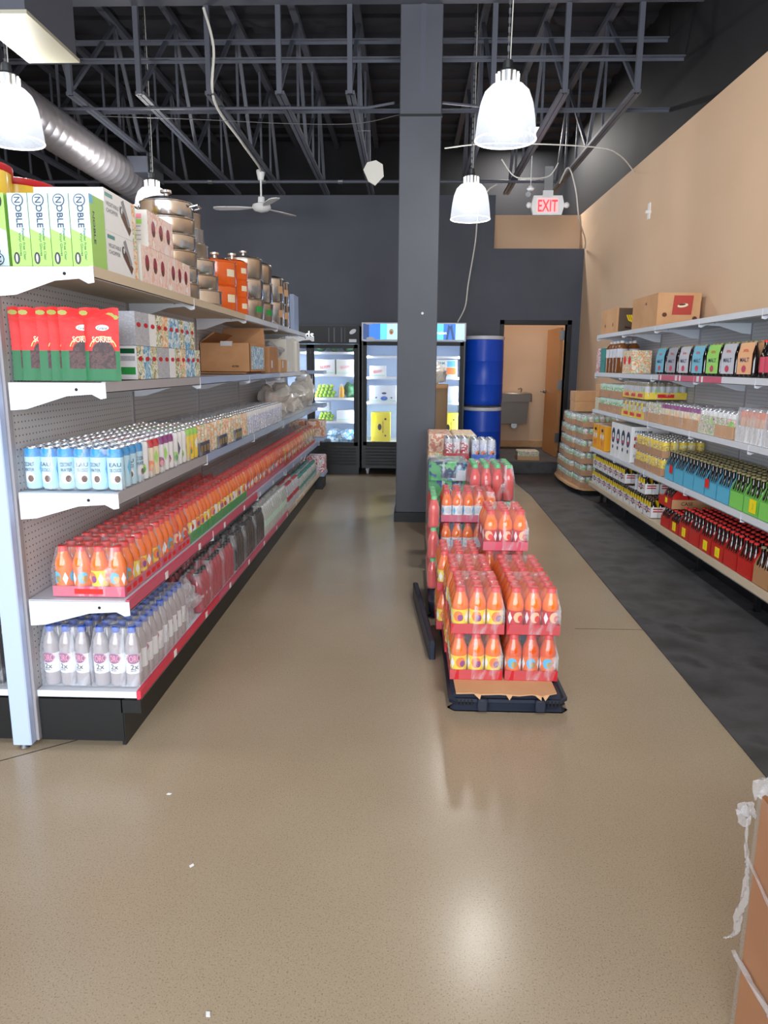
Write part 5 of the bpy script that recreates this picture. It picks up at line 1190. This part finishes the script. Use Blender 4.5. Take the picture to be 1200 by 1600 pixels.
for k in range(2):
    b = MB(); b.cbox(0, .33, 0, .30, 0, .12, 'cardboard_tan', .003); tag(b.build('carton', None, (2.08, 9.1+.02*k, .965+.122*k)), 'small tan carton on the corner stack, %s' % ('lower', 'upper')[k], 'carton')
b = MB(); b.cbox(0, .31, 0, .26, 0, .135, 'print_guava', .015); b.box(-.002, .312, -.002, .262, 0, .06, 'kraft_light'); place(b.mesh('c'), 'can_tray', None, (1.62, 10.55, .166)); tag(COL.objects[-1], 'small wrapped can tray alone on the black step in the doorway', 'can tray')

# ================================================================ coolers
def cooler(label, x0, x1, yf, zt, header, doors, shelves, floor_z=.34, castor=False):
    t = thing('glass_door_cooler', label, 'cooler', (x0, yf, 0)); w = x1-x0; d = YB-yf-.02; zh = zt-.24
    b = MB()
    b.box(0, .03, .0, d, .10, zt, 'black'); b.box(w-.03, w, .0, d, .10, zt, 'black'); b.box(.03, w-.03, d-.03, d, .1, zt, 'black'); b.box(.03, w-.03, .03, d, zh, zt-.01, 'black'); b.box(0, w, .0, d, zt-.02, zt, 'black'); b.box(.03, w-.03, .0, d, .10, floor_z, 'black')
    b.box(.03, .034, .06, d-.03, floor_z, zh, 'cooler_inside'); b.box(w-.034, w-.03, .06, d-.03, floor_z, zh, 'cooler_inside'); b.box(.034, w-.034, d-.034, d-.03, floor_z, zh, 'cooler_inside'); b.box(.034, w-.034, .06, d-.034, zh-.006, zh, 'cooler_inside')
    b.build('cabinet', t)
    b = MB(); zz = .14
    while zz < floor_z-.04:
        b.box(.05, w-.05, -.012, 0, zz, zz+.022, 'trim_black'); zz += .043
    b.build('vent_grille', t)
    b = MB(); header(b, w, zh, zt); b.build('header_sign', t)
    dw = (w-.04)/doors
    for k in range(doors):
        a0 = .02+dw*k; a1 = a0+dw-.004; f = .05
        b = MB()
        b.box(a0, a0+f, -.04, -.002, floor_z-.02, zh-.01, 'trim_black'); b.box(a1-f, a1, -.04, -.002, floor_z-.02, zh-.01, 'trim_black'); b.box(a0, a1, -.04, -.002, floor_z-.02, floor_z+.03, 'trim_black'); b.box(a0, a1, -.04, -.002, zh-.06, zh-.01, 'trim_black')
        dr = b.build('door', t)
        g = MB(); g.box(a0+f, a1-f, -.022, -.018, floor_z+.03, zh-.06, 'glass'); g.build('glass_pane', dr)
        h = MB(); hx = a0+.025 if k else a1-.025
        h.tube([(hx, -.04, 1.0), (hx, -.065, 1.02), (hx, -.065, 1.36), (hx, -.04, 1.38)], .009, 'alu', 8); h.build('door_handle', dr)
        l = MB(); l.box(a0+.022, a0+.040, .03, .05, floor_z+.04, zh-.07, 'cooler_light'); l.box(a1-.040, a1-.022, .03, .05, floor_z+.04, zh-.07, 'cooler_light'); l.build('light_strip', t)
    for z_ in shelves:
        b = MB(); b.box(.036, w-.036, .07, d-.05, z_-.012, z_, 'white'); b.box(.036, w-.036, .065, .072, z_-.028, z_+.004, 'white'); b.build('rack', t)
    if castor:
        for cx in (.08, w-.08):
            for cy in (.08, d-.12):
                b = MB(); b.lathe([(.045, -.015), (.05, 0), (.045, .015)], 'label_silver', (cx, cy, .051), 16, 'x'); b.box(cx-.02, cx+.02, cy-.02, cy+.02, .06, .10, 'alu'); b.build('castor', t)
    else:
        b = MB(); b.box(.01, w-.01, .01, d, 0, .10, 'black'); b.build('plinth', t)
    return t
def hd1(b, w, z0, z1):
    b.box(0, w, -.01, .03, z0, z1-.005, 'trim_black'); b.text('monds', .13, 'sign_glow_white', (w-.80, -.0112, (z0+z1)/2), (1, 0, 0), (0, 0, 1), .36)
    for x, ww in ((.42, .012), (.35, .018), (.25, .014), (.2, .006)): b.quad([(w-x, -.0115, z0+.02), (w-x+ww, -.0115, z0+.02), (w-x+ww, -.0115, z1-.03), (w-x, -.0115, z1-.03)], 'steel_black')
    b.quad([(w-.14, -.0115, z0+.02), (w-.04, -.0115, z0+.02), (w-.04, -.0115, z0+.06), (w-.14, -.0115, z0+.06)], 'label_silver'); b.disc('label_silver', (w-.09, -.0115, z1-.08), (1, 0, .6), (-.6, 0, 1), .05, .028, 12)
def hd2(b, w, z0, z1):
    b.box(0, w, -.02, .03, z0, z1, 'label_silver'); e = -.0206
    def q(x0, x1, m, a=.02, c=.015): b.quad([(x0, e, z0+a), (x1, e, z0+a), (x1, e, z1-c), (x0, e, z1-c)], m)
    q(.02, .10, 'header_navy'); q(.10, .25, 'header_blue'); q(.25, .34, 'header_cyan'); q(.34, .62, 'header_pale'); q(.62, .9, 'header_blue'); q(.90, 1.10, 'header_cyan'); q(1.10, 1.26, 'header_blue'); q(1.26, w-.02, 'header_pale')
    b.disc('cream', (.40, e-.0005, (z0+z1)/2), (1, 0, 0), (0, 0, 1), .03, .04, 12); b.disc('orange', (.40, e-.001, (z0+z1)/2-.01), (1, 0, 0), (0, 0, 1), .014, .02, 10)
    b.quad([(1.13, e-.0005, z0+.02), (1.16, e-.0005, z0+.02), (1.19, e-.0005, z1-.05), (1.16, e-.0005, z1-.02)], 'header_navy'); b.quad([(1.22, e-.0005, z0+.02), (1.25, e-.0005, z0+.02), (1.21, e-.0005, z1-.02), (1.18, e-.0005, z1-.05)], 'header_navy')
    b.text('operation', .055, 'sign_glow_white', (1.03, e-.001, (z0+z1)/2-.01), (1, 0, 0), (0, 0, 1), .22)
    b.disc('label_silver', (.12, e-.001, z0+.03), (1, 0, 0), (0, 0, 1), .06, .022, 10); b.disc('label_silver', (.10, e-.001, z1-.015), (1, 0, 0), (0, 0, 1), .05, .012, 10)
X1a, X1b = -1.98, -.655; X2a, X2b = -.625, .775; YF = 10.02
cooler('black two-door glass cooler full of limes and wrapped produce', X1a, X1b, YF, 2.03, hd1, 2, [.74, 1.06, 1.38, 1.68], .43)
cooler('cooler with blue lit header partly hidden by the grey column', X2a, X2b, YF, 2.07, hd2, 2, [.46, 1.01, 1.35, 1.63], .44, True)
# produce inside the coolers (things of their own)
def pile(name, cat, label, x0, x1, y, z, r, rows, m, grp, tot):
    n = 0; k = 0
    for lv in range(rows):
        w = (x1-x0)-lv*r*1.1; c = int(w/(2*r))
        for i in range(c):
            for yy in range(2 if lv < rows-1 else 1):
                if n >= tot: return
                me = unit('%s%s%d' % (name, m[n % len(m)], r*1000), lambda: (lambda b: b.sph((0, 0, 0), r*.97, m[n % len(m)], 10, 7, (1, 1, .92)))(MB()))
                o = place(me, name, None, (x0+lv*r*.55+r+i*2*r, y+yy*2*r+.01*lv, z+r*.93+lv*r*1.55)); tag(o, label, cat, grp); n += 1
pile('lime', 'lime', 'green lime in the pile on the middle rack of the black cooler', -1.29, -.96, YF+.12, 1.062, .028, 4, ['fruit_green', 'fruit_lime'], 'limes on the middle rack', 34)
pile('lime', 'lime', 'green lime in the pile on the lower rack of the black cooler', -1.24, -1.0, YF+.12, .742, .026, 3, ['fruit_green', 'fruit_lime'], 'limes on the lower rack', 20)
tag(unit('jar1', lambda: MB().lathe([(.035, 0), (.038, .01), (.038, .13), (.022, .155), (.02, .165)], 'juice_gold', seg=14).lathe([(.022, .165), (.022, .185)], 'cap_white', seg=12)) and place(UNIT['jar1'], 'juice_bottle', None, (-.91, YF+.13, 1.062)), 'small golden juice bottle between the limes and greens', 'bottle')
lump('bagged_greens', 'dark bagged greens beside the golden bottle in the cooler', 'greens', (-.80, YF+.2, 1.062), .11, (.9, 1, .9), 'foliage_green', 3, .5)
for k in range(3): lump('melon', 'dark green melon on the top rack of the black cooler, %s from its edge' % ORD[k], 'melon', (-.82-.19*k, YF+.2, 1.682), .075, (1, 1, .85), 'foliage_green', 7+k, .1, group='melons on the top rack')
def crate(label, x0, x1, z, h, m, txt=None, d=.3, tcol='redbright', yo=.09):
    b = MB(); b.cbox(0, x1-x0, 0, d, 0, h, m, .004); w = x1-x0
    if txt: b.text(txt, .055, tcol, (w*.5, -.0012, h*.5), (1, 0, .12), (-.12, 0, 1), w*.55); b.quad([(w*.18, -.0006, h*.36), (w*.82, -.0006, h*.44), (w*.82, -.0006, h*.68), (w*.18, -.0006, h*.60)], 'pink') if False else None
    b.quad([(.01, -.0006, .01), (w-.01, -.0006, .01), (w-.01, -.0006, .03), (.01, -.0006, .03)], 'mint')
    return tag(b.build('cooler_box', None, (x0, YF+yo, z)), label, 'box')
crate('white bagged box lettered red on the upper rack of the black cooler', -1.27, -1.0, 1.382, .20, 'white', 'BEAW')
crate('second white bagged box beside the red-lettered one in the black cooler', -.98, -.73, 1.382, .20, 'offwhite', 'BEAW', tcol='pink')
crate('white box on the lower rack of the black cooler', -.98, -.73, .742, .15, 'white', None)
crate('grey box under the middle rack of the black cooler', -1.26, -1.08, .885, .12, 'label_silver', None, .2)
lump('bagged_greens', 'clear bagged produce on the floor of the black cooler', 'bagged produce', (-.95, YF+.2, .432), .16, (1.3, .7, .6), 'print_teablue', 3, .6)
crate('white box with slanted red lettering in the blue-headed cooler', -.52, -.30, 1.352, .15, 'white', 'BEAW')
def crab(b): pass
t_ = crate('pale blue box with a round blue print in the blue-headed cooler', -.525, -.15, 1.012, .22, 'shelf_white', None)
b = MB(); b.disc('blue', (-.32, 0, 1.06), (1, 0, 0), (0, 0, 1), .05, .03, 16); b.disc('navy', (-.32, 0, 1.13), (1, 0, 0), (0, 0, 1), .035, .015, 12)
for xx in (-.43, -.22): b.disc('navy', (xx, 0, 1.07), (1, 0, 0), (0, 0, 1), .012, .012, 10)
o = b.build('box_print', t_, (-t_.location.x, -.0012, -t_.location.z))
def ybox(label, x0, z):
    b = MB(); b.cbox(0, .27, 0, .24, 0, .40, 'yel_box', .004); b.disc('black', (.12, -.0006, .20), (1, 0, 0), (0, 0, 1), .026, .045, 14); b.disc('brown', (.20, -.0006, .31), (1, 0, 0), (0, 0, 1), .016, .016, 10); b.disc('brown', (.20, -.0006, .08), (1, 0, 0), (0, 0, 1), .013, .013, 10)
    b.text('MANGOES', .022, 'brown', (.165, -.0008, .20), (0, 0, 1), (-1, 0, 0), .16); b.quad([(.03, -.0006, .27), (.08, -.0006, .27), (.08, -.0006, .37), (.03, -.0006, .37)], 'price_yellow')
    return tag(b.build('cooler_box', None, (x0, YF+.1, z)), label, 'box')
ybox('yellow fruit box standing on end in the blue-headed cooler', -.50, .464); ybox('yellow box low in the blue-headed cooler past the column', .45, .464)
t_ = crate('white box with orange panels in the cooler past the column', .34, .68, 1.352, .235, 'white', None)
b = MB(); b.quad([(.01, -.001, .04), (.17, -.001, .04), (.17, -.001, .14), (.01, -.001, .14)], 'peach'); b.quad([(.19, -.001, .04), (.32, -.001, .04), (.32, -.001, .13), (.19, -.001, .13)], 'orange'); b.quad([(.20, -.001, .14), (.31, -.001, .14), (.31, -.001, .22), (.20, -.001, .22)], 'sky'); b.text('FARM', .05, 'teal', (.1, -.001, .19), (1, 0, 0), (0, 0, 1), .13); b.build('box_print', t_, (0, -.0012, 0))
crate('plain pale box below the orange-panel box in the cooler', .50, .70, 1.012, .22, 'label_silver', None)

# ================================================================ big cardboard box at the corner of the view
t = thing('wrapped_box', 'large brown cardboard box with loose torn stretch wrap at the near corner', 'cardboard box', (.765, .62, 0))
b = MB(); b.cbox(0, .75, 0, .80, 0, .615, 'boxbrown', .008); b.build('box_body', t)
b = b2 = None
b = MB(); r_ = random.Random(4)
def ringz(z, o): return [(-o, -o, z), (.75+o, -o, z), (.75+o, .80+o, z), (-o, .80+o, z)]
P = []
for j in range(13):
    z = .0+.61*j/12
    row = []
    for i in range(33):
        y_ = -.001+.802*i/32; row.append((-.0015-abs(r_.gauss(0, .0015)), y_, z))
    P.append(row)
base = len(b.v)
for row in P: b.v += row
for j in range(12):
    for i in range(32): b.face((base+j*33+i, base+j*33+i+1, base+(j+1)*33+i+1, base+(j+1)*33+i), 'wrap_box', True)
base = len(b.v)
for j in range(13):
    for i in range(17): b.v.append((-.004+.76*i/16, .8012+abs(r_.gauss(0, .0015)), .61*j/12))
for j in range(12):
    for i in range(16): b.face((base+j*17+i, base+j*17+i+1, base+(j+1)*17+i+1, base+(j+1)*17+i), 'wrap_box', True)
b.build('stretch_wrap', t)
def strip(pts, w, m, nm='wrap_tail'):
    b = MB(); V = [Vector(p) for p in pts]; base = 0
    for i, p in enumerate(V):
        k = w[i] if isinstance(w, (list, tuple)) else w; o = Vector((0, k, k*.5)) if i % 2 else Vector((-k*.4, k*.7, k)); b.v += [tuple(p-o), tuple(p+o*.2+Vector((-.004, 0, .006))), tuple(p+o)]
    for i in range(len(V)-1):
        for q in range(2): b.face((3*i+q, 3*i+q+1, 3*i+3+q+1, 3*i+3+q), m, True)
    b.build(nm, t)
def sheet(pts, widths, nm='wrap_tail', sd=1):
    """crumpled ribbon of film along a path"""
    V = [Vector(p) for p in pts]; P = []; Wd = []
    for i in range(len(V)-1):
        p0, p1, p2, p3 = V[max(i-1, 0)], V[i], V[i+1], V[min(i+2, len(V)-1)]
        for k in range(5):
            q = k/5; P.append(.5*((2*p1)+(-p0+p2)*q+(2*p0-5*p1+4*p2-p3)*q*q+(-p0+3*p1-3*p2+p3)*q**3)); Wd.append(widths[i]*(1-q)+widths[i+1]*q)
    P.append(V[-1]); Wd.append(widths[-1]); b = MB(); rr = random.Random(sd); n = 5
    for i, p in enumerate(P):
        d = (P[min(i+1, len(P)-1)]-P[max(i-1, 0)]).normalized(); side = d.cross(Vector((.25, 1, .1))).normalized(); up = d.cross(side)
        for j in range(n):
            u = j/(n-1)-.5; b.v.append(tuple(p+side*(u*Wd[i]+rr.gauss(0, .0012))+up*(.35*Wd[i]*math.sin(i*.9+j*1.7)+rr.gauss(0, .001))))
    for i in range(len(P)-1):
        for j in range(n-1): a = i*n+j; b.face((a, a+1, a+n+1, a+n), 'tail_film', True)
    b.build(nm, t)
sheet([(-.005, .80, .55), (-.018, .80, .58), (-.030, .80, .585), (-.036, .80, .56)], [.006, .014, .018, .020], sd=2)
sheet([(-.034, .80, .575), (-.028, .80, .555), (-.034, .80, .535)], [.028, .030, .016], sd=5)
sheet([(-.022, .80, .55), (-.016, .80, .48), (-.008, .80, .42), (-.008, .80, .36), (-.016, .80, .30), (-.020, .80, .26)], [.006, .007, .009, .016, .018, .010], sd=3)
sheet([(-.018, .80, .27), (-.032, .79, .265), (-.048, .79, .262)], [.010, .007, .003], sd=4)
sheet([(.0, .795, .60), (-.006, .79, .635), (.008, .78, .655), (.030, .77, .655), (.06, .76, .64)], [.026, .03, .022, .02, .02], sd=6)
sheet([(-.010, .81, .205), (-.012, .6, .21), (-.010, .4, .19), (-.012, .2, .20), (-.010, 0, .20)], [.018, .022, .02, .024, .02], nm='wrap_band', sd=7)
sheet([(-.006, .81, .45), (-.008, .65, .40), (-.009, .5, .33), (-.009, .36, .24)], [.004, .006, .006, .004], nm='wrap_band', sd=8)
# small litter on the floor
for k, (x, y) in enumerate(((-.83, 2.30), (-.64, 1.93), (-.45, 1.42))):
    b = MB(); b.prism([(-.008, -.004), (.006, -.006), (.01, .003), (-.004, .005)], .0006, .002, 'white', 'xy'); tag(b.build('paper_scrap', None, (x, y, 0), k), 'tiny white paper scrap on the concrete floor, %s out from the shelving' % ORD[k], 'scrap', 'paper scraps')
